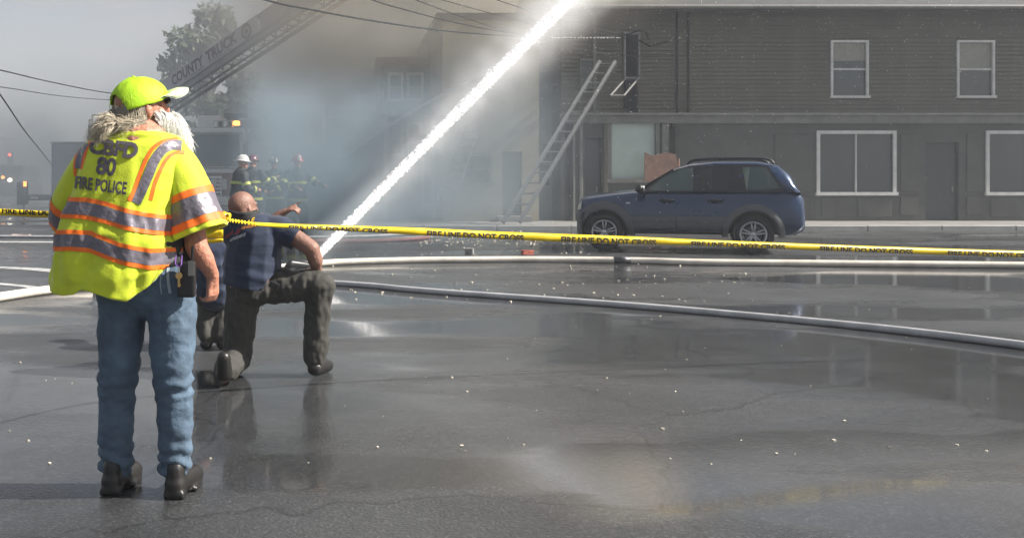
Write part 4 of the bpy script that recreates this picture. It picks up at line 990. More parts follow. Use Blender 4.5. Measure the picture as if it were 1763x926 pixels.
BV = bvh_of([vest, sr, sl_])
# shoulder strips and lettering, printed on the cloth
R1 = [(312, 251), (296, 250), (280, 258), (266, 277), (255, 303), (243, 330), (234, 350)]
drape_strip('reflective_stripe', R1, 17, BV, M_SILV, vest, .0055)
drape_strip('orange_stripe', [(306, 240), (284, 243), (266, 253), (253, 272), (241, 300), (230, 330), (222, 346)], 6.5, BV, M_VOR, vest, .0045)
drape_strip('orange_stripe', [(318, 262), (300, 264), (286, 275), (275, 296), (266, 318), (259, 345)], 6.5, BV, M_VOR, vest, .0045)
drape_strip('reflective_stripe', [(150, 246), (143, 256), (138, 270), (134, 290)], 11, BV, M_SILV, vest, .0055)
drape_strip('orange_stripe', [(157, 243), (151, 254), (146, 270), (140, 292)], 5, BV, M_VOR, vest, .0045)
drape_strip('orange_stripe', [(138, 256), (133, 268), (129, 284), (130, 303)], 5, BV, M_VOR, vest, .0045)
drape_text('lettering', 'CBFD', ((153, 265), (234, 275), (157, 238), (241, 247)), BV, M_LET, vest, .05, 0, .009)
drape_text('lettering', '80', ((165, 301), (198, 305), (169, 269), (203, 273)), BV, M_LET, vest, .04, 0, .009, .95)
drape_text('lettering', 'FIRE POLICE', ((130, 325), (217, 336), (132, 303), (220, 314)), BV, M_LET, vest, .035, 0, .009)
# cap
CT = HC + Vector((-.012, .0, .03))
cap = None
M = MH; rx_, ry_, rz_ = .104, .130, .100
def capP(a, e, off=0):   # a: azimuth from right ear through the face, e: elevation 0 rim .. 90 crown
    x = math.cos(a) * math.cos(e) * (rx_ + off); y = math.sin(a) * math.cos(e) * (ry_ + off); z_ = math.sin(e) * (rz_ + off)
    z_ += -.012 * math.cos(a) * 0 - .025 * (1 - math.sin(e)) * (.5 - .5 * math.sin(a)) + .004 * nse((x * 30, y * 30, z_ * 20)) + .006 * nse((x * 12, y * 12, z_ * 12))
    return CT + M @ Vector((x, y, z_))
bm = bmesh.new(); NA, NE = 64, 20; g = []
for i in range(NA):
    a = 2 * math.pi * i / NA; da = (a - 1.5 * math.pi); g.append([bm.verts.new(capP(a, R(-4) + R(93.9) * j / NE)) for j in range(NE + 1)])
for i in range(NA):
    am = 2 * math.pi * (i + .5) / NA - 1.5 * math.pi
    for j in range(NE):
        em = R(-4) + R(94) * (j + .5) / NE
        if abs(am) < .76 and em < R(36) * math.sqrt(max(0, 1 - (am / .76) ** 2)) and em > R(-3): continue       # rear opening
        bm.faces.new((g[i][j], g[(i + 1) % NA][j], g[(i + 1) % NA][j + 1], g[i][j + 1]))
cap = obj('cap', bm, M_CAP, hero, smooth=True); q = cap.modifiers.new('cloth', 'SOLIDIFY'); q.thickness = .003; q.offset = 1
bm = bmesh.new(); pr = None
for i in range(17):
    a = 1.5 * math.pi - .84 + 1.68 * i / 16; c = [bm.verts.new(capP(a, R(e), .004)) for e in (-9, 3)]
    if pr: bm.faces.new((pr[0], c[0], c[1], pr[1]))
    pr = c
q = obj('strap', bm, M_TRIM, cap); q.modifiers.new('s', 'SOLIDIFY').thickness = .003
bm = bmesh.new(); ell(bm, CT + M @ Vector((0, 0, rz_ + .003)), (.009, .009, .005)); obj('button', bm, M_CAP, cap, smooth=True)
for k in range(6):
    bm = bmesh.new(); tube(bm, [capP(R(30 + 60 * k), R(e), .002) for e in range(2, 88, 6)], .0016, 4); obj('seam', bm, M_CAP, cap)
bm = bmesh.new(); bm2 = bmesh.new()
for B_, off in ((bm, 0), (bm2, -.0045)):
    prev = None
    for i in range(21):
        a = R(20) + R(140) * i / 20; e = capP(a, R(2)); x = math.cos(a) * .102; yy = ry_ + .100 * math.sin((a - R(20)) / R(140) * math.pi) ** .6
        tip = CT + M @ Vector((x * 1.0, yy * (.35 + .65 * 1), .018 - .03 * (x / .09) ** 2)); row = [B_.verts.new(e.lerp(tip, k / 5) + M @ Vector((0, 0, off + (.012 * math.sin(k / 5 * 3.14))))) for k in range(6)]
        if prev:
            for k in range(5): B_.faces.new((prev[k], row[k], row[k + 1], prev[k + 1]))
        prev = row
br = obj('brim', bm, M_CAPB, cap, smooth=True); br.modifiers.new('s', 'SOLIDIFY').thickness = .002
obj('brim_underside', bm2, M_BRIMU, cap, smooth=True)
# sunglasses
bm = bmesh.new()
for x in (-.034, .034): ell(bm, LH(x, .105, .012), (.03, .012, .02), MH)
for x in (-1, 1): tube(bm, [LH(.066 * x, .10, .018), LH(.086 * x, .02, .014), LH(.088 * x, -.01, 0)], .004, 5)
obj('sunglasses', bm, M_BLACK, hero, smooth=True)
# hair, ponytail, beard
random.seed(21); it = []; T0 = P(196, 210, YH - .13)
def hl(x, y, z_): return LH(x, y, z_)
for i in range(900):     # hair below the cap round the back
    a = random.uniform(R(165), R(352)) ; sx, sy = math.cos(a), math.sin(a); z_ = random.uniform(-.135, .035); q0 = hl(.087 * sx, .108 * sy - .008, z_)
    tgt = T0 + Vector((random.gauss(0, .012), random.gauss(0, .008), random.gauss(0, .01))); mid = hl(.093 * sx, .118 * sy - .012, -.055 + random.gauss(0, .012)); it.append(smoothpts([q0, mid, q0.lerp(tgt, .75) + Vector((0, -.01, -.012)), tgt], 3))
for i in range(800):     # loose hair falling over the nape and the collar
    a = random.uniform(R(195), R(340)); sx, sy = math.cos(a), math.sin(a); q0 = hl(.080 * sx, .100 * sy - .008, random.uniform(-.09, -.03)); L = random.uniform(.04, .09)
    it.append(smoothpts([q0, q0 + Vector((random.gauss(-.008, .008), -.018, -L * .5)), q0 + Vector((random.gauss(-.022, .015), -.045 + random.gauss(0, .006), -L * .8))], 3))
for i in range(480):     # ponytail falling to the left
    o_ = Vector((random.gauss(0, .011), random.gauss(0, .011), random.gauss(0, .013))); c = random.gauss(0, 1); L = random.uniform(.6, 1.05)
    e = T0 + Vector((-.085 * L, -.03, -.055 * L)) + Vector((random.gauss(0, .015), random.gauss(0, .01), random.gauss(0, .015))); it.append(smoothpts([T0 + o_ * .5, T0 + Vector((-.03, -.02, -.008)) + o_ * 1.6, T0.lerp(e, .65) + o_ + Vector((0, -.01, .012 * c)), e + Vector((0, 0, -.015 * abs(c)))], 3))
strands('hair', it, M_HAIRG, hero, .0014)
bm = bmesh.new(); ell(bm, hl(0, -.03, -.02), (.082, .095, .075), MH, 20, 14); caps(bm, hl(0, -.05, -.06), hl(0, -.062, -.135), .072, .066); caps(bm, hl(0, -.07, -.06), T0, .045, .018); link('hair_mass', fuse(bm, .008, 3), mat('dark_hair_root', (.16, .125, .08), .6, var=.4, scale=60), hero, smooth=True)
bm = bmesh.new(); ell(bm, T0, (.016, .016, .016)); obj('hair_tie', bm, M_BLACK, hero, smooth=True)
it = []; BC = hl(0, .088, -.108); BR = (.072, .074, .082)
for i in range(5200):
    u = Vector((random.gauss(0, 1), random.gauss(.35, 1), random.gauss(-.1, 1))).normalized()
    if u.y < -.35 or (u.z > .55 and u.y < .5): continue
    q0 = BC + MH @ Vector((u.x * BR[0], u.y * BR[1], u.z * BR[2])) * .93; nn = (MH @ u); L = random.uniform(.03, .085) * (1.25 if u.z < -.2 else 1)
    e = q0 + nn * L * random.uniform(.25, .6) + Vector((random.gauss(0, .008), random.gauss(0, .008), -L * random.uniform(.5, .95))); it.append(smoothpts([q0, q0 + nn * L * .32 + Vector((0, 0, -L * .15)), e], 3))
for i in range(500):      # moustache and sideburn hair
    sx = random.choice((-1, 1)); q0 = hl(sx * random.uniform(.045, .075), random.uniform(.02, .07), random.uniform(-.07, -.02)); e = q0 + (MH @ Vector((sx * .3, .5, 0))) * .03 + Vector((0, 0, -random.uniform(.03, .06))); it.append(smoothpts([q0, q0.lerp(e, .5) + MH @ Vector((sx * .008, .008, 0)), e], 3))
strands('beard', it, M_HAIRW, hero, .0015)
bm = bmesh.new(); ell(bm, BC, (BR[0] * .93, BR[1] * .93, BR[2] * .93), MH, 20, 14); caps(bm, hl(-.04, .07, -.06), hl(.04, .07, -.06), .022, .022)
link('beard_mass', fuse(bm, .007, 2, lambda c, n: c + n * .006 * nse(c * 60)), M_HAIRW, hero, smooth=True)
# belt things: key on a purple lanyard, radio pouch, pale pocket flap
bm = bmesh.new(); K = p(308, 478, -.2); tube(bm, smoothpts([p(303, 440, -.17), p(302, 455, -.2), K + Vector((0, 0, .045))], 5), .0028, 6); tube(bm, smoothpts([p(313, 440, -.17), p(312, 455, -.2), K + Vector((0, 0, .045))], 5), .0028, 6); ly = obj('lanyard', bm, mat('purple_cord', (.13, .03, .28), .6), hero)
bm = bmesh.new(); 
lathe(bm, [(.001, -.0015), (.014, -.0015), (.014, .0015), (.001, .0015)], 16, Matrix.Translation(K + Vector((0, 0, .008))) @ Matrix.Rotation(R(90), 4, 'X'), cap=False); box(bm, K.x - .0045, K.x + .0045, K.y - .0012, K.y + .0012, K.z - .038, K.z - .003); box(bm, K.x + .0046, K.x + .0075, K.y - .001, K.y + .001, K.z - .034, K.z - .026)
obj('key', bm, mat('brass', (.65, .42, .16), .3, .8), ly)
bm = bmesh.new(); tube(bm, [K + Vector((0, 0, .022)), K + Vector((0, 0, .046))], .004, 8); obj('clip', bm, M_CHROME, ly)
bm = bmesh.new(); c = p(322, 482, -.15); box(bm, c.x - .035, c.x + .035, c.y - .03, c.y + .03, c.z - .07, c.z + .075); bevel(bm, .01, 2); ra = obj('radio_pouch', bm, M_BLACK, hero)
bm = bmesh.new(); tube(bm, [c + Vector((.02, 0, .07)), c + Vector((.024, 0, .14))], .006, 8); obj('aerial', bm, M_BLACK, ra)
bm = bmesh.new(); c = p(329, 462, -.185); box(bm, c.x - .012, c.x + .012, c.y - .002, c.y + .002, c.z - .03, c.z + .03); obj('tag', bm, M_TRIM, ra)
JB = bvh_of([jeans])
drape_strip('pocket_seam', [(290, 458), (289, 480), (293, 505)], 5, JB, mat('pale_seam', (.35, .42, .48), .8), jeans, .004)
drape_strip('pocket_seam', [(280, 462), (276, 484), (278, 505)], 2, JB, mat('pale_seam', (.35, .42, .48), .8), jeans, .004)

# ---------------- man on one knee in a navy shirt
YK = 6.6
kn = empty('person', (P(440, 0, YK).x, YK, 0), label='bald person kneeling on one knee in navy t-shirt and pointing at the fire', cat='person')
p = lambda x, y, dy=0: P(x, y, YK + dy)
FK = Vector((.72, .66, .10)); UK = Vector((.28, .12, .95))
bm = bmesh.new(); HK = p(418, 357, .02); LK, MK = head(bm, HK, FK, UK, 1.04)
caps(bm, p(420, 368, .0), p(432, 392), .075, .09); caps(bm, p(402, 400), p(484, 398, -.03), .085, .085); caps(bm, p(440, 410), p(436, 480), .16, .17); ell(bm, p(438, 490), (.19, .15, .12))
caps(bm, p(489, 396, -.04), p(536, 428, -.08), .066, .058); caps(bm, p(536, 428, -.08), p(543, 448, -.06), .056, .054); caps(bm, p(543, 448, -.06), p(546, 464, -.02), .05, .034)
hand(bm, p(546, 464, -.02), (-.95, .25, -.1), (0, .25, -1), .085, curl=.35, thumb_out=.6)
caps(bm, p(400, 402), p(450, 398, .32), .062, .054); caps(bm, p(450, 396, .30), p(483, 369, .30), .052, .034)
hand(bm, p(483, 369, .30), (.90, -.15, .50), (.45, .35, -.8), .098, curl=.7, point=True, thumb_out=.9)
KN = p(550, 492, -.08); caps(bm, p(455, 492), KN, .09, .062); caps(bm, KN, Vector((KN.x - .03, KN.y + .02, .09)), .06, .042)
K2 = Vector((p(405, 0).x, YK + .02, .085)); caps(bm, p(420, 500), K2, .09, .062); caps(bm, K2, Vector((K2.x - .02, YK - .42, .07)), .058, .04)
link('body', fuse(bm, .008, 5), mat('skin_flushed', (.25, .13, .095), .5, var=.2, scale=10, bump=.3, bscale=80, sub=.1), kn, smooth=True)
bm = bmesh.new(); caps(bm, p(403, 399), p(482, 397, -.03), .105, .105); caps(bm, p(418, 385), p(452, 390), .085, .10); caps(bm, p(440, 412), p(434, 450), .19, .20); caps(bm, p(434, 450), p(434, 482), .20, .208); caps(bm, p(484, 395, -.03), p(507, 409, -.055), .095, .088); caps(bm, p(403, 400), p(424, 399, .16), .095, .085)
def shirtfold(co, n):
    return co + n * (.004 * nse((co.x * 7 + co.z * 9, co.y * 6, co.z * 7)) + .0035 * nse((co.x * 9 + co.z * 12, co.y * 9, co.z * 38)) + (.005 * math.sin((co.z + .25 * co.x) * 62) * max(0, min(1, (.86 - co.z) * 6)) if co.z < .9 else 0))
me = fuse(bm, .0095, 5, shirtfold)
b2 = bmesh.new(); b2.from_mesh(me)
cz = p(0, 493).z; bmesh.ops.bisect_plane(b2, geom=b2.verts[:] + b2.edges[:] + b2.faces[:], plane_co=(p(434, 0).x, 0, cz), plane_no=(-.14, 0, -1), clear_outer=True)
ea, eb = p(507, 409, -.055), p(484, 395, -.03); bmesh.ops.bisect_plane(b2, geom=[g_ for g_ in b2.verts[:] + b2.edges[:] + b2.faces[:]], plane_co=ea + (ea - eb).normalized() * .018, plane_no=(ea - eb).normalized(), clear_outer=True)
shirt = obj('shirt', b2, M_NAVY, kn, smooth=True)
bm = bmesh.new(); tube(bm, smoothpts([p(395, 372, -.06), p(412, 377, -.11), p(432, 376, -.10), p(446, 370, -.02)], 5), .022, 8); tube(bm, smoothpts([p(396, 366, -.06), p(412, 370, -.11), p(430, 369, -.10), p(442, 365, -.02)], 5), .02, 8); link('neck_gaiter', fuse(bm, .008, 2), M_BLK, kn, smooth=True)
bm = bmesh.new(); ell(bm, p(438, 498), (.20, .17, .12)); caps(bm, p(455, 494), KN, .125, .10); caps(bm, KN, Vector((KN.x - .03, KN.y + .02, .14)), .096, .085); caps(bm, p(420, 503), K2 + Vector((0, 0, .02)), .125, .10); caps(bm, K2 + Vector((0, 0, .02)), Vector((K2.x - .02, YK - .36, .10)), .095, .08)
def troufold(co, n): return Vector((1, 1, 1)) * 0 + co + n * (.018 * nse((co.x * 16, co.y * 7, co.z * 7)) + .008 * nse((co.x * 34, co.y * 20, co.z * 20)))
link('trousers', fuse(bm, .010, 4, lambda c, n: (lambda q: Vector((q.x, q.y, max(q.z, .003))))(troufold(c, n))), M_TROU, kn, smooth=True)
for a, b_ in ((Vector((KN.x - .03, KN.y, .06)), Vector((KN.x + .05, KN.y + .17, .045))), (Vector((K2.x - .02, YK - .42, .09)), Vector((K2.x - .02, YK - .46, .2)))):
    bm = bmesh.new(); caps(bm, a, b_, .055, .045); link('boot', fuse(bm, .012, 2, lambda c, n: Vector((c.x, c.y, max(c.z, .004)))), M_SHOE, kn, smooth=True)
bm = bmesh.new(); c = p(472, 491, -.2); box(bm, c.x - .035, c.x + .035, c.y - .02, c.y + .02, c.z - .02, c.z + .02, M=Matrix.Translation(c) @ Matrix.Rotation(R(25), 4, 'Y') @ Matrix.Translation(-c)); bevel(bm, .006, 2); obj('belt_pouch', bm, M_BLACK, kn)
KB = bvh_of([shirt])
M_YL = mat('yellow_print', (.75, .48, .03), .6); M_RL = mat('red_print', (.45, .05, .05), .6); M_WL = mat('white_print', (.6, .6, .62), .6); M_OL = mat('orange_print', (.7, .25, .03), .6)
drape_text('lettering', 'LE', ((427, 384.5), (438, 383), (428, 376), (439, 374.5)), KB, M_YL, shirt, .04, .1, .004)
drape_text('lettering', 'ENGINE', ((416, 395), (446, 389.5), (416, 390), (446, 385)), KB, M_OL, shirt, .03, .1, .004)
drape_text('lettering', 'and', ((389, 411), (403, 402), (387, 404), (401, 395)), KB, M_RL, shirt, .01, .3, .004)
drape_text('lettering', 'ds', ((405, 405), (415, 399), (405, 397), (415, 391)), KB, M_RL, shirt, .01, .3, .004)
drape_text('lettering', 'unteers', ((396, 416), (423, 406), (397, 410), (424, 399)), KB, M_WL, shirt, .01, .4, .004)

# ---------------- person mostly hidden between the two (navy back, no head in view: bending forward)
hp = empty('person', (P(368, 0, 7.6).x, 7.6, 0), label='stooping person in dark navy clothes between the bearded and kneeling persons, mostly hidden', cat='person')
p = lambda x, y, dy=0: P(x, y, 7.6 + dy)
bm = bmesh.new(); head(bm, p(352, 402, .30), (-.2, .75, -.55), (.0, .55, .83), 1.0); caps(bm, p(356, 412, .2), p(362, 425), .055, .09); caps(bm, p(350, 430), p(380, 430), .10, .10); caps(bm, p(366, 440), p(370, 500), .13, .14)
for s_, x_ in ((-1, 348), (1, 388)): caps(bm, p(x_, 432), p(x_ + 2 * s_, 475, .1), .05, .045); caps(bm, p(x_ + 2 * s_, 475, .1), p(x_ - 6 * s_, 500, .28), .042, .03); hand(bm, p(x_ - 6 * s_, 500, .28), (0, .8, -.3), (0, -.3, -.8), .085, curl=.6)
for x_ in (356, 384): q = p(x_, 500); caps(bm, q, (q.x, q.y + .12, .42), .085, .06); caps(bm, (q.x, q.y + .12, .42), (q.x, q.y - .03, .08), .055, .04)
link('body', fuse(bm, .012, 4), M_SKIN, hp, smooth=True)
bm = bmesh.new(); caps(bm, p(351, 432), p(380, 432), .12, .12); caps(bm, p(366, 442), p(370, 498), .155, .17)
for s_, x_ in ((-1, 348), (1, 388)): caps(bm, p(x_, 432), p(x_ + 2 * s_, 460, .05), .075, .07)
link('shirt', fuse(bm, .012, 4, shirtfold), M_NAVY, hp, smooth=True)
bm = bmesh.new(); ell(bm, p(370, 505), (.175, .16, .12))
for x_ in (356, 384): q = p(x_, 503); caps(bm, q, (q.x, q.y + .12, .42), .11, .09); caps(bm, (q.x, q.y + .12, .42), (q.x, q.y - .03, .12), .085, .08)
link('trousers', fuse(bm, .014, 4, troufold), M_TROU, hp, smooth=True)
for x_ in (356, 384): q = p(x_, 0); bm = bmesh.new(); caps(bm, (q.x, q.y - .05, .055), (q.x, q.y + .14, .045), .05, .042); link('shoe', fuse(bm, .014, 2), M_SHOE, hp, smooth=True)

# ---------------- firefighters in the smoke
M_COAT = mat('black_turnout_coat', (.022, .024, .026), .75, var=.3, scale=5, bump=.4, bscale=12)
M_LIME = mat('lime_reflective_band', (.50, .55, .08), .5, var=.1)
def firefighter(px, Y, face, hcol, hname, label, armR, armL, up=1.0, lean=0):
    x = (px - CX) * Y / F; o = empty('person', (x, Y, 0), label=label, cat='person', group='firefighters in the smoke')
    f = Vector((math.sin(face), math.cos(face), 0)); r = Vector((f.y, -f.x, 0)); B = Vector((x, Y, 0)); L = lambda a, b_, c: B + r * a + f * (b_ + lean * max(0, c - .9)) + Vector((0, 0, c * up))
    bm = bmesh.new(); LHd, MHd = head(bm, L(0, .02, 1.66), f + Vector((0, 0, -.1)), s=1)
    caps(bm, L(-.17, 0, 1.43), L(.17, 0, 1.43), .07, .07); caps(bm, L(0, 0, 1.4), L(0, 0, .95), .13, .13)
    sh = {1: armR, -1: armL}
    for s_, (el, wr) in sh.items():
        S0 = L(.19 * s_, 0, 1.42); E_ = L(*el); W_ = L(*wr); caps(bm, S0, E_, .05, .045); caps(bm, E_, W_, .042, .03); hand(bm, W_, (W_ - E_), (0, 0, -1), .095, curl=.6)
    for s_ in (-1, 1): caps(bm, L(.1 * s_, 0, .92), L(.13 * s_, .04, .5), .085, .06); caps(bm, L(.13 * s_, .04, .5), L(.14 * s_, 0, .1), .055, .04)
    link('body', fuse(bm, .013, 3), M_SKIN, o, smooth=True)
    bm = bmesh.new(); caps(bm, L(-.18, 0, 1.42), L(.18, 0, 1.42), .10, .10); caps(bm, L(0, 0, 1.38), L(0, 0, .86), .19, .21); caps(bm, L(0, -.02, 1.52), L(0, 0, 1.46), .085, .10)
    for s_, (el, wr) in sh.items(): caps(bm, L(.19 * s_, 0, 1.42), L(*el), .085, .08); caps(bm, L(*el), L(*el).lerp(L(*wr), .85), .078, .07)
    coat = link('coat', fuse(bm, .018, 3, troufold), M_COAT, o, smooth=True)
    bm = bmesh.new()
    for s_ in (-1, 1): caps(bm, L(.1 * s_, 0, .85), L(.13 * s_, .04, .5), .125, .11); caps(bm, L(.13 * s_, .04, .5), L(.14 * s_, 0, .16), .105, .10)
    tr = link('trousers', fuse(bm, .018, 3, troufold), M_COAT, o, smooth=True)
    def ring(par, a, b_, t, rad, w_=.03):
        a, b_ = Vector(a), Vector(b_); c = a.lerp(b_, t); d = (b_ - a).normalized(); bm = bmesh.new(); tube(bm, [c - d * w_, c + d * w_], rad, 18, cap=False); obj('reflective_band', bm, M_LIME, par, smooth=True)
    for s_, (el, wr) in sh.items(): ring(coat, L(.19 * s_, 0, 1.42), L(*el), .72, .096, .033); ring(coat, L(*el), L(*wr), .62, .088, .028)
    ring(coat, L(0, 0, 1.38), L(0, 0, .86), .25, .212, .03); ring(coat, L(0, 0, 1.38), L(0, 0, .86), .95, .228, .03)
    for s_ in (-1, 1): ring(tr, L(.13 * s_, .04, .5), L(.14 * s_, 0, .16), .5, .117, .03); bm = bmesh.new(); caps(bm, L(.14 * s_, -.03, .07), L(.15 * s_, .15, .06), .065, .055); link('boot', fuse(bm, .016, 2), M_SHOE, o, smooth=True)
    hm = mat('helmet_' + hname, hcol, .3, var=.1, coat=.4); bm = bmesh.new(); C_ = LHd(0, -.01, .055); M = Matrix.Translation(C_) @ MHd.to_4x4() @ Matrix.Diagonal((1, 1.18, 1, 1))
    lathe(bm, [(.155, -.012), (.16, 0), (.125, .012), (.118, .04), (.10, .085), (.065, .12), (.02, .138), (.001, .14)], 28, M, cap=False)
    ell(bm, LHd(0, -.16, .04), (.10, .075, .010), MHd); tube(bm, [LHd(0, -.13, .12), LHd(0, -.05, .185), LHd(0, .05, .185), LHd(0, .12, .12)], .009, 6)
    he = obj('helmet', bm, hm, o, smooth=True); bm = bmesh.new(); ell(bm, LHd(0, .142, .13), (.045, .01, .06), MHd); obj('shield', bm, M_WHITE if hname != 'white' else M_DARK, he, smooth=True)
    return o
firefighter(411, 20.6, R(70), (.62, .62, .6), 'white', 'firefighter with white helmet, leftmost of the group, in side view', ((.30, .10, 1.14), (.14, .34, 1.10)), ((-.28, .12, 1.14), (-.1, .36, 1.14)), .1 + .93, .1)
firefighter(435, 21.6, R(20), (.14, .03, .05), 'maroon', 'firefighter with maroon helmet beside the white-helmeted one', ((.34, .12, 1.22), (.42, .34, 1.34)), ((-.30, .02, 1.14), (-.22, .26, 1.02)), 1.05)
firefighter(473, 23.2, R(200), (.02, .02, .02), 'black', 'firefighter with black helmet between the maroon and red helmets', ((.28, .06, 1.16), (.12, .30, 1.06)), ((-.28, .06, 1.16), (-.12, .30, 1.06)), 1.05)
firefighter(512, 21.0, R(165), (.34, .02, .03), 'red', 'firefighter with red helmet, rightmost of the group, hands together in front', ((.36, .10, 1.20), (.10, .38, 1.14)), ((-.38, .10, 1.24), (-.50, .34, 1.20)), 1.04)
# ------------------------------------------------------------------ barrier tape
M_TAPE = mat('yellow_barrier_tape', (.86, .62, .012), .35, var=.06, scale=6, bump=.15, bscale=14)
M_INK = mat('black_ink', (.012, .011, .01), .5)
def tape_strip(name, line, m, parent=None, sub=8, **k):
    """line: (px, top, bottom, Y)"""
    q = smoothpts([(a, b_, c) for a, b_, c, d in line], sub); ys = smoothpts([(d, 0, 0) for a, b_, c, d in line], sub); rows = []; bm = bmesh.new()
    for i, (v, y) in enumerate(zip(q, ys)):
        row = []
        for j in range(4):
            t = j / 3; w_ = .004 * math.sin(v.x * .06 + j * 1.3) + .003 * nse((v.x * .05, j, 0)); row.append(bm.verts.new(P(v.x, v.y + (v.z - v.y) * t, y.x + w_ + (.01 if j in (0, 3) else 0))))
        rows.append(row)
    for i in range(len(rows) - 1):
        for j in range(3): bm.faces.new((rows[i][j], rows[i + 1][j], rows[i + 1][j + 1], rows[i][j + 1]))
    o = obj(name, bm, m, parent, smooth=True, **k); s = o.modifiers.new('t', 'SOLIDIFY'); s.thickness = .0008; s.offset = 1
    return o
LR = [(384, 374, 382, 4.75), (440, 382.5, 389.5, 5.2), (500, 385.5, 393.5, 5.5), (560, 387, 396.5, 5.7), (640, 389.5, 400.5, 5.85), (740, 393, 406, 6.0), (840, 398, 411, 6.15), (960, 402.5, 416, 6.3), (1060, 406, 420, 6.4), (1150, 410, 421.5, 6.5), (1200, 412.3, 423, 6.55), (1400, 420, 431, 6.75), (1600, 427, 438, 6.95), (1900, 436, 448, 7.2)]
LL = [(-300, 351, 363, 5.0), (-120, 356, 368, 5.1), (0, 359.5, 371, 5.15), (60, 362.5, 374, 5.1), (110, 365, 376, 5.0), (180, 368, 378, 4.9)]
tp = empty('barrier_tape', P(620, 395, 5.8), label='yellow fire line tape stretched across in front of the kneeling person and the car', cat='barrier tape')
st = tape_strip('tape_strip', LR[1:], M_TAPE, tp); sl2 = tape_strip('tape_strip', LL, M_TAPE, tp)
def tape_text(txt, x0, x1, L, lo, hi, v0, v1):
    """only the band lo..hi of the letters' height shows, the rest is folded away; it fills v0..v1 of the strip"""
    bm, wd = text_bm(txt, .05, 0, .2)
    for z, s in ((lo, -1), (hi, 1)): bmesh.ops.bisect_plane(bm, geom=bm.verts[:] + bm.edges[:] + bm.faces[:], plane_co=(0, z, 0), plane_no=(0, s, 0), clear_outer=True)
    tops = [(a, b_) for a, b_, c, d in L]; bots = [(a, c) for a, b_, c, d in L]; yy = [(a, d) for a, b_, c, d in L]
    for v in bm.verts:
        x = x0 + (x1 - x0) * v.co.x / wd; t = (v.co.y - lo) / (hi - lo); t = v0 + (v1 - v0) * t; a, b_ = interp(x, tops)[0], interp(x, bots)[0]
        v.co = P(x, b_ + (a - b_) * t, interp(x, yy)[0] - .016)
    return obj('lettering', bm, M_INK, st if L is LR else sl2)
# letters are printed 10 times, evenly along the strip
for x0_, x1_ in ((497, 668), (735, 902), (966, 1130), (1190, 1352), (1412, 1572), (1632, 1790)): tape_text('FIRE LINE DO NOT CROSS', x0_, x1_, LR, .24, 1, .01, .70)
tape_text('FIRE LINE DO NOT CROSS', 3, 170, LL, 0, .74, .30, .99); tape_text('FIRE LINE DO NOT CROSS', -240, -70, LL, 0, .74, .30, .99)
# twisted stretch and loose coils at the knot
bm = bmesh.new(); q = smoothpts([P(384, 377, 4.72), P(400, 380, 4.85), P(420, 383, 5.0), P(441, 386, 5.2)], 22); prev = None
for i, c in enumerate(q):
    a = i * .55; d = Vector((0, math.sin(a), math.cos(a))) * .011; row = (bm.verts.new(c - d), bm.verts.new(c + d))
    if prev: bm.faces.new((prev[0], row[0], row[1], prev[1]))
    prev = row
o = obj('twisted_strip', bm, M_TAPE, tp, smooth=True); o.modifiers.new('t', 'SOLIDIFY').thickness = .001
random.seed(4)
for k in range(7):
    bm = bmesh.new(); c0 = P(384 + random.uniform(-4, 4), 375 + random.uniform(-4, 4), 4.72); prev = None; r_ = random.uniform(.018, .035); ph = random.uniform(0, 6); ax = Vector((random.gauss(0, 1), random.gauss(0, 1), random.gauss(0, 1))).normalized(); u = ax.orthogonal().normalized(); v_ = ax.cross(u)
    for i in range(20):
        a = ph + i / 19 * 4.6; c = c0 + (u * math.cos(a) * r_ + v_ * math.sin(a) * r_ * .6); row = (bm.verts.new(c - ax * .016), bm.verts.new(c + ax * .016))
        if prev: bm.faces.new((prev[0], row[0], row[1], prev[1]))
        prev = row
    o = obj('coil', bm, M_TAPE, tp, smooth=True); o.modifiers.new('t', 'SOLIDIFY').thickness = .001
tape_strip('hanging_fold', [(345, 398, 410, 4.75), (360, 398, 411, 4.72), (384, 395, 410, 4.7)], M_TAPE, tp, 4)
tape_strip('hanging_fold', [(345, 411.5, 419, 4.74), (360, 411.5, 419, 4.71), (384, 410.5, 417, 4.69)], M_TAPE, tp, 4)

# ------------------------------------------------------------------ hoses
M_HCR = mat('cream_hose_jacket', (.62, .57, .50), .7, var=.2, scale=4, bump=.3, bscale=120)
M_HGR = mat('pale_grey_hose_jacket', (.46, .46, .47), .7, var=.2, scale=5, bump=.3, bscale=120)
M_HRD = mat('faded_red_hose_jacket', (.24, .095, .09), .7, var=.2, scale=5)
def hose(pts, r, m, label, name='fire_hose', flat=1.0):
    q = []
    for px, py in pts: Y = (EYE - r) * F / (py - CY); q.append(((px - CX) * Y / F, Y, r * flat))
    q = smoothpts(q, 14); bm = bmesh.new(); tube(bm, q, r, 14, flat=flat); o = obj(name, bm, m, smooth=True, label=label, cat='fire hose', group='hoses lying on the wet road'); return o, q
h1, q1_ = hose([(2100, 460), (1763, 456), (1400, 452.5), (1200, 450.5), (1100, 448), (1000, 446.5), (900, 446), (800, 446.5), (700, 447.5), (600, 450), (545, 453), (490, 459), (400, 467), (300, 477), (200, 487), (110, 495), (35, 505), (-120, 530), (-400, 580)], .056, M_HCR, 'thick cream hose sweeping across the whole road behind the kneeling person', flat=.92)
for a in (60, 200): # couplings
    c = q1_[a]; d = (Vector(q1_[a + 1]) - Vector(c)).normalized(); bm = bmesh.new(); tube(bm, [c - d * .13, c - d * .06, c - d * .055, c + d * .055, c + d * .06, c + d * .13], [.06, .062, .068, .068, .062, .06], 16); obj('coupling', bm, M_ALU, h1, smooth=True)
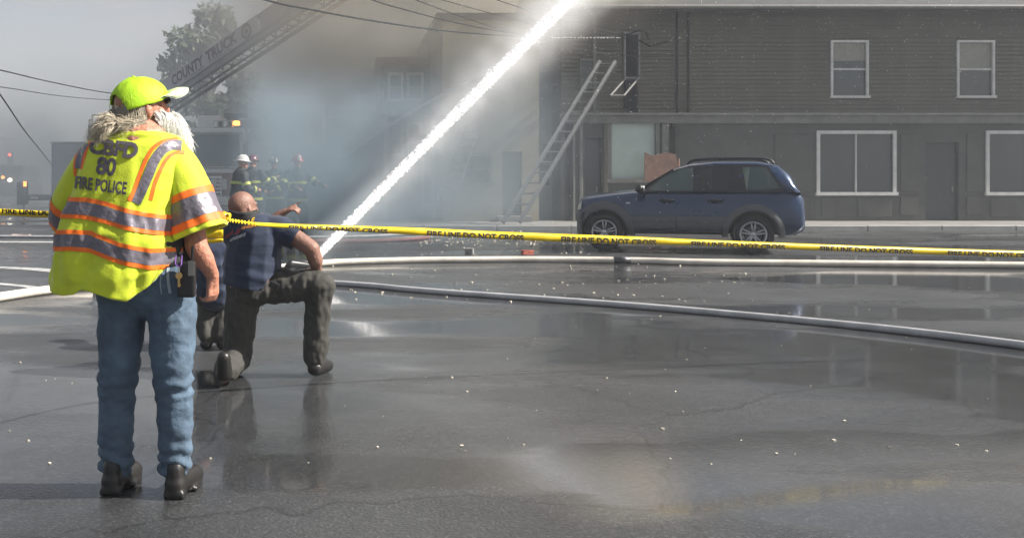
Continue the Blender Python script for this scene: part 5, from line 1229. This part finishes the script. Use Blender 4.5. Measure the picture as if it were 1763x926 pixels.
hose([(2100, 640), (1763, 594), (1500, 563), (1200, 535), (1000, 519), (790, 504.5), (700, 497.5), (640, 491.5), (560, 486), (480, 482), (400, 481), (250, 486)], .034, M_HGR, 'thinner pale hose running to the lower right from the kneeling person')
hose([(738, 408.5), (715, 411), (680, 413), (640, 414.5), (560, 415.5), (490, 415), (300, 412), (180, 411)], .04, M_HRD, 'faded red hose curving on the road beyond the kneeling person')
hose([(800, 399), (700, 403), (640, 406), (560, 408), (480, 408.8), (300, 408.8), (100, 407.6), (0, 407), (-300, 405)], .032, M_HGR, 'long grey hose lying straight across the road beyond the red one')
hose([(690, 397), (760, 396), (820, 393), (860, 388.5), (884, 384.5), (930, 380)], .022, M_HGR, 'thin hose curling at the foot of the long ladder')
# ------------------------------------------------------------------ things lying on the road
def lump(name, px, py, dims, m, label, cat, rz=.4, seed=1):
    g_ = G(px, py); bm = bmesh.new(); box(bm, -dims[0] / 2, dims[0] / 2, -dims[1] / 2, dims[1] / 2, 0, dims[2]); bmesh.ops.subdivide_edges(bm, edges=bm.edges[:], cuts=2, use_grid_fill=True)
    for v in bm.verts: v.co += Vector([nse((v.co.x * 30 + seed, v.co.y * 30, v.co.z * 30 + i)) * .012 for i in range(3)]); v.co.z = max(v.co.z, .001)
    o = obj(name, bm, m, label=label, cat=cat); o.location = g_; o.rotation_euler = (0, 0, rz); return o
M_RBRK = mat('broken_red_brick', (.42, .11, .07), .85, var=.3, scale=20, bump=.4)
lump('brick', 908, 438, (.2, .1, .075), M_RBRK, 'broken red brick lying on the road beyond the cream hose', 'brick', .3)
lump('concrete_block', 808, 437, (.15, .12, .10), M_CONC, 'small grey block lying on the road beyond the cream hose', 'block', -.3, 5)
lump('timber', 1120, 417, (1.5, .14, .07), mat('wet_brown_timber', (.13, .075, .06), .6, var=.3), 'wet brown timber lying on the road beneath the blue car', 'timber', .02, 9)
lump('litter', 36, 407, (.42, .25, .045), mat('torn_paper', (.6, .42, .38), .8, var=.5, scale=12), 'crumpled pale litter on the road at far left', 'litter', .1, 12)
random.seed(31); bm = bmesh.new()
for i in range(420):
    if i < 150: px, py = random.uniform(720, 1010), random.gauss(413, 7)
    elif i < 330: px, py = random.uniform(560, 1300), random.uniform(402, 520)
    else: px, py = random.uniform(-50, 1900), random.uniform(430, 800)
    g_ = G(px, max(398, py)); s = random.uniform(.008, .03) * (1 if i < 150 else .55) * (1 if i < 330 else .6)
    M = Matrix.Translation(g_ + Vector((0, 0, s * .3))) @ Matrix.Rotation(random.uniform(0, 6), 4, 'Z') @ Matrix.Rotation(random.uniform(-.4, .4), 4, 'X'); box(bm, -s, s, -s * .7, s * .7, -s * .4, s * .4, M=M)
obj('debris', bm, mat('pale_debris', (.5, .46, .38), .8, var=.6, scale=2), label='pale chips and crumbs of debris scattered on the road', kind='stuff')
# deluge gun that throws the jet
J0 = P(549, 438, 14.0); J1 = P(985, -12, 21.5); JD = (J1 - J0).normalized()
mg = empty('deluge_gun', (J0.x - .3, J0.y - .4, 0), label='low ground monitor behind the kneeling person throwing the water jet', cat='water cannon')
bm = bmesh.new(); b_ = Vector((J0.x - .42, J0.y - .5, .0)); tube(bm, [b_ + Vector((0, 0, .05)), b_ + Vector((0, 0, .12))], .1, 14); 
for a in (0, 2.1, 4.2): tube(bm, [b_ + Vector((0, 0, .06)), b_ + Vector((.3 * math.cos(a), .3 * math.sin(a), .02))], .018, 6)
obj('base', bm, M_BLACK, mg); bm = bmesh.new(); tube(bm, [b_ + Vector((0, 0, .1)), b_ + Vector((.03, .03, .17)), J0 - JD * .3, J0 - JD * .05, J0], [.06, .06, .05, .038, .045], 12); obj('nozzle', bm, M_BLACK, mg, smooth=True)

# ------------------------------------------------------------------ water jet, spray, mist
M_WATER = mat('white_water', (.93, .94, .96), .35, var=.03, scale=9, sub=0)
JM = JD.to_track_quat('Z', 'Y').to_matrix().to_4x4(); JM.translation = J0; JL = 17.5; TA = (J1 - J0).length
def jr(t): return .046 + .0042 * t
def sag(t): return Vector((0, 0, -.0009 * t * t))
random.seed(17); NR, NS = 620, 30; vs = []; fs = []
for i in range(NR + 1):
    t = JL * i / NR; r = jr(t)
    for k in range(NS):
        a = 2 * math.pi * k / NS; d = Vector((math.cos(a), math.sin(a), 0)); q = Vector((d.x * 2.2, d.y * 2.2, t * 5.0)); e = 1 + .22 * noise.noise(Vector((0, 3, t * 1.1))) + .34 * noise.noise(q) + .50 * noise.noise(q * 3.1) + .42 * noise.noise(q * 8)
        vs.append(JM @ (d * r * e + Vector((0, 0, t))) + sag(t))
for i in range(NR):
    for k in range(NS): a = i * NS + k; b2_ = i * NS + (k + 1) % NS; fs.append((a, b2_, b2_ + NS, a + NS))
wj = empty('water_jet', J0, label='thick white water jet rising from behind the kneeling person to upper right', cat='water jet')
me = bpy.data.meshes.new('stream'); me.from_pydata(vs, [], fs); link('stream', me, M_WATER, wj, smooth=True)
vs = []; fs = []
def tet(p, s, d=None):
    k = len(vs); u = Vector((random.gauss(0, 1), random.gauss(0, 1), random.gauss(0, 1))).normalized(); v = u.orthogonal().normalized(); w_ = u.cross(v)
    L = d if d is not None else u
    vs.extend([p + L * s * 1.6, p - L * s * .8 + v * s, p - L * s * .8 - v * s * .5 + w_ * s * .87, p - L * s * .8 - v * s * .5 - w_ * s * .87]); fs.extend([(k, k + 1, k + 2), (k, k + 2, k + 3), (k, k + 3, k + 1), (k + 1, k + 3, k + 2)])
for i in range(30000):
    t = JL * random.random() ** .8; r = jr(t) * (1.0 + abs(random.gauss(0, .24 + .010 * t))); a = random.uniform(0, 6.283); tet(JM @ Vector((math.cos(a) * r, math.sin(a) * r, t)) + sag(t), random.uniform(.005, .015) * (1 + .04 * t), JD)
me = bpy.data.meshes.new('spray'); me.from_pydata(vs, [], fs); link('spray', me, M_WATER, wj, kind='stuff')
# drops flung off and drifting in front of the house
vs = []; fs = []
for i in range(900):
    Y = random.uniform(9, 24); px = 900 + 900 * random.random() ** 1.1; py = random.gauss(60, 90) + (1200 - px) * .05; tet(P(px, py, Y), random.uniform(.0018, .0042) * Y / 10)
for i in range(260):
    Y = random.uniform(10, 22); px = random.uniform(640, 1250); py = random.uniform(-20, 390); tet(P(px, py, Y), random.uniform(.002, .004) * Y / 10)
me = bpy.data.meshes.new('falling_drops'); me.from_pydata(vs, [], fs); link('falling_drops', me, M_WATER, label='bright water drops drifting in the air before the clapboard house', kind='stuff')
def vol_mat(name, col, build, aniso=.3, absorb=None):
    m = bpy.data.materials.new(name); m.use_nodes = True; t = m.node_tree; t.nodes.clear(); o = t.nodes.new('ShaderNodeOutputMaterial'); v = t.nodes.new('ShaderNodeVolumePrincipled')
    v.inputs['Color'].default_value = (*col, 1); v.inputs['Anisotropy'].default_value = aniso
    if absorb: v.inputs['Absorption Color'].default_value = (*absorb, 1)
    t.links.new(v.outputs[0], o.inputs['Volume']); r = build(t)
    if isinstance(r, (int, float)): v.inputs['Density'].default_value = r
    else: t.links.new(r, v.inputs['Density'])
    return m
def math_(t, op, a, b=None, clamp=False):
    n = t.nodes.new('ShaderNodeMath'); n.operation = op; n.use_clamp = clamp
    for i, q in enumerate((a, b)):
        if q is None: continue
        if isinstance(q, (int, float)): n.inputs[i].default_value = q
        else: t.links.new(q, n.inputs[i])
    return n.outputs[0]
def maprange(t, v, a, b, c, d, smooth=True):
    n = t.nodes.new('ShaderNodeMapRange'); n.interpolation_type = 'SMOOTHSTEP' if smooth else 'LINEAR'
    t.links.new(v, n.inputs[0])
    for i, q in enumerate((a, b, c, d)): n.inputs[i + 1].default_value = q
    return n.outputs[0]
def xyz(t, coord='Object'):
    c = t.nodes.new('ShaderNodeTexCoord'); s = t.nodes.new('ShaderNodeSeparateXYZ'); t.links.new(c.outputs[coord], s.inputs[0]); return c.outputs[coord], s.outputs
def noise_(t, vec, scale, detail=3, stretch=None, rough=.55):
    if stretch: m = t.nodes.new('ShaderNodeMapping'); m.inputs['Scale'].default_value = stretch; t.links.new(vec, m.inputs[0]); vec = m.outputs[0]
    n = t.nodes.new('ShaderNodeTexNoise'); n.inputs['Scale'].default_value = scale; n.inputs['Detail'].default_value = detail; n.inputs['Roughness'].default_value = rough; t.links.new(vec, n.inputs['Vector']); return n.outputs[0]
def volbox(name, dims, m, label, M=None):
    bm = bmesh.new(); box(bm, *dims); o = obj(name, bm, m, label=label, kind='stuff')
    if M is not None: o.matrix_basis = M
    return o
MISTR = 1.15
def mist(t):
    v, s = xyz(t); r2 = math_(t, 'ADD', math_(t, 'MULTIPLY', s[0], s[0]), math_(t, 'MULTIPLY', s[1], s[1])); r = math_(t, 'SQRT', r2)
    w_ = math_(t, 'ADD', math_(t, 'MULTIPLY', s[2], .019), .085); k = math_(t, 'DIVIDE', r, w_); g_ = math_(t, 'EXPONENT', math_(t, 'MULTIPLY', k, -1.1))
    n = maprange(t, noise_(t, v, 2.2, 3), .3, .7, .35, 1.5); e = maprange(t, r, .7, MISTR - .02, 1, 0)
    return math_(t, 'MULTIPLY', math_(t, 'MULTIPLY', math_(t, 'MULTIPLY', g_, n), e), 2.2)
bm = bmesh.new(); lathe(bm, [(.25, 0), (MISTR, 4), (MISTR, JL)], 24); mo = obj('mist', bm, vol_mat('water_mist', (.97, .97, .98), mist, .2), label='white mist hanging round the water jet', kind='stuff'); mo.matrix_basis = JM
# thin second stream, farther back
a = P(583, 277, 31); c = P(776, 156, 27.6); q = smoothpts([a, a.lerp(c, .5) + Vector((0, 0, .10)), c, P(900, 88, 26.3)], 40); vs = []; fs = []; NS = 10
for i, pt in enumerate(q):
    for k in range(NS): u = 2 * math.pi * k / NS; vs.append(pt + Vector((math.cos(u) * .3, math.cos(u) * .9, math.sin(u))) * (.045 + .02 * noise.noise(Vector((i * .4, k, 0)))))
for i in range(len(q) - 1):
    for k in range(NS): a_ = i * NS + k; b2_ = i * NS + (k + 1) % NS; fs.append((a_, b2_, b2_ + NS, a_ + NS))
me = bpy.data.meshes.new('water_stream'); me.from_pydata(vs, [], fs); link('water_stream', me, mat('dull_water', (.5, .52, .54), .4), smooth=True, label='thin faint water stream farther back, left of the thick jet', cat='water stream')
# ------------------------------------------------------------------ smoke
def smokeA(t):      # low grey smoke across the street front, thinner towards the right-hand house
    v, s = xyz(t); n = maprange(t, noise_(t, v, .26, 5, (1, 1, 1.5)), .40, .62, .10, 1.8)
    gx = maprange(t, s[0], 2.2, 6.4, 1, .012); el = math_(t, 'MULTIPLY', maprange(t, s[0], -24, -15, 0, 1), maprange(t, math_(t, 'ADD', s[0], math_(t, 'MULTIPLY', math_(t, 'SUBTRACT', s[1], 17), .11)), -2.4, -1.2, .24, 1)); bk = maprange(t, s[1], 17.2, 20, 0, 1); top = maprange(t, s[2], 1.8, 5.6, 1, .0); bot = maprange(t, s[2], .0, 1.0, .35, 1)
    r = n
    for q in (gx, el, bk, top, bot): r = math_(t, 'MULTIPLY', r, q)
    return math_(t, 'MULTIPLY', r, .21)
volbox('low_smoke', (-25, 34, 17, 45, .02, 12), vol_mat('grey_smoke', (.25, .29, .325), smokeA, .1, absorb=(.12, .14, .16)), 'blue-grey smoke filling the street before the houses')
def smokeB(t):      # brown plume rising over the roofs
    v, s = xyz(t); n = maprange(t, noise_(t, v, .13, 5), .38, .62, 0, 1.3)
    thr = math_(t, 'ADD', math_(t, 'MULTIPLY', math_(t, 'MAXIMUM', math_(t, 'SUBTRACT', s[0], 4.5), 0), .55), math_(t, 'MULTIPLY', math_(t, 'MAXIMUM', math_(t, 'SUBTRACT', -2.5, s[0]), 0), .3)); zx = maprange(t, math_(t, 'SUBTRACT', s[2], thr), 3.5, 6.0, 0, 1)
    e1 = maprange(t, s[0], -5.5, .5, 0, 1); e2 = maprange(t, s[0], 7.5, 11.5, 1, 0); e3 = maprange(t, s[1], 26.2, 29, 0, 1); r = math_(t, 'ADD', math_(t, 'MULTIPLY', n, .8), .2)
    for q in (zx, e1, e2, e3): r = math_(t, 'MULTIPLY', r, q)
    return math_(t, 'MULTIPLY', r, .55)
volbox('smoke_plume', (-10, 14.5, 26, 46, 3.4, 15), vol_mat('brown_smoke', (.95, .84, .71), smokeB, .1, absorb=(.25, .18, .12)), 'brown smoke plume boiling over the roofs')
def wisp(t):
    v, s = xyz(t); n = maprange(t, noise_(t, v, .55, 4), .38, .62, .25, 1.5); r = n
    for q in (maprange(t, s[0], -2.4, -1.5, 0, 1), maprange(t, s[0], .6, 2.6, 1, 0), maprange(t, s[1], 16.6, 17.6, 0, 1), maprange(t, s[2], 2.2, 3.6, 1, 0), maprange(t, s[2], .1, .7, .3, 1)): r = math_(t, 'MULTIPLY', r, q)
    return math_(t, 'MULTIPLY', r, .34)
volbox('smoke_wisp', (-3.4, 2.8, 16.5, 20.1, .05, 3.7), vol_mat('drifting_smoke', (.33, .42, .49), wisp, .1, absorb=(.12, .14, .16)), 'low smoke drifting in front of the firefighters')
# ------------------------------------------------------------------ haze
volbox('far_smoke', (-90, 16, 45.5, 140, .03, 12.0), vol_mat('pale_grey_smoke', (.31, .335, .375), lambda t: .085, .1, absorb=(.5, .5, .5)), 'pale smoke drifting over the far street and trees')
volbox('haze', (-230, 230, -12, 230, -1, 15.5), vol_mat('pale_haze', (.76, .80, .87), lambda t: .0022, .2, absorb=(.5, .5, .5)), 'thin blue-grey haze in the air')
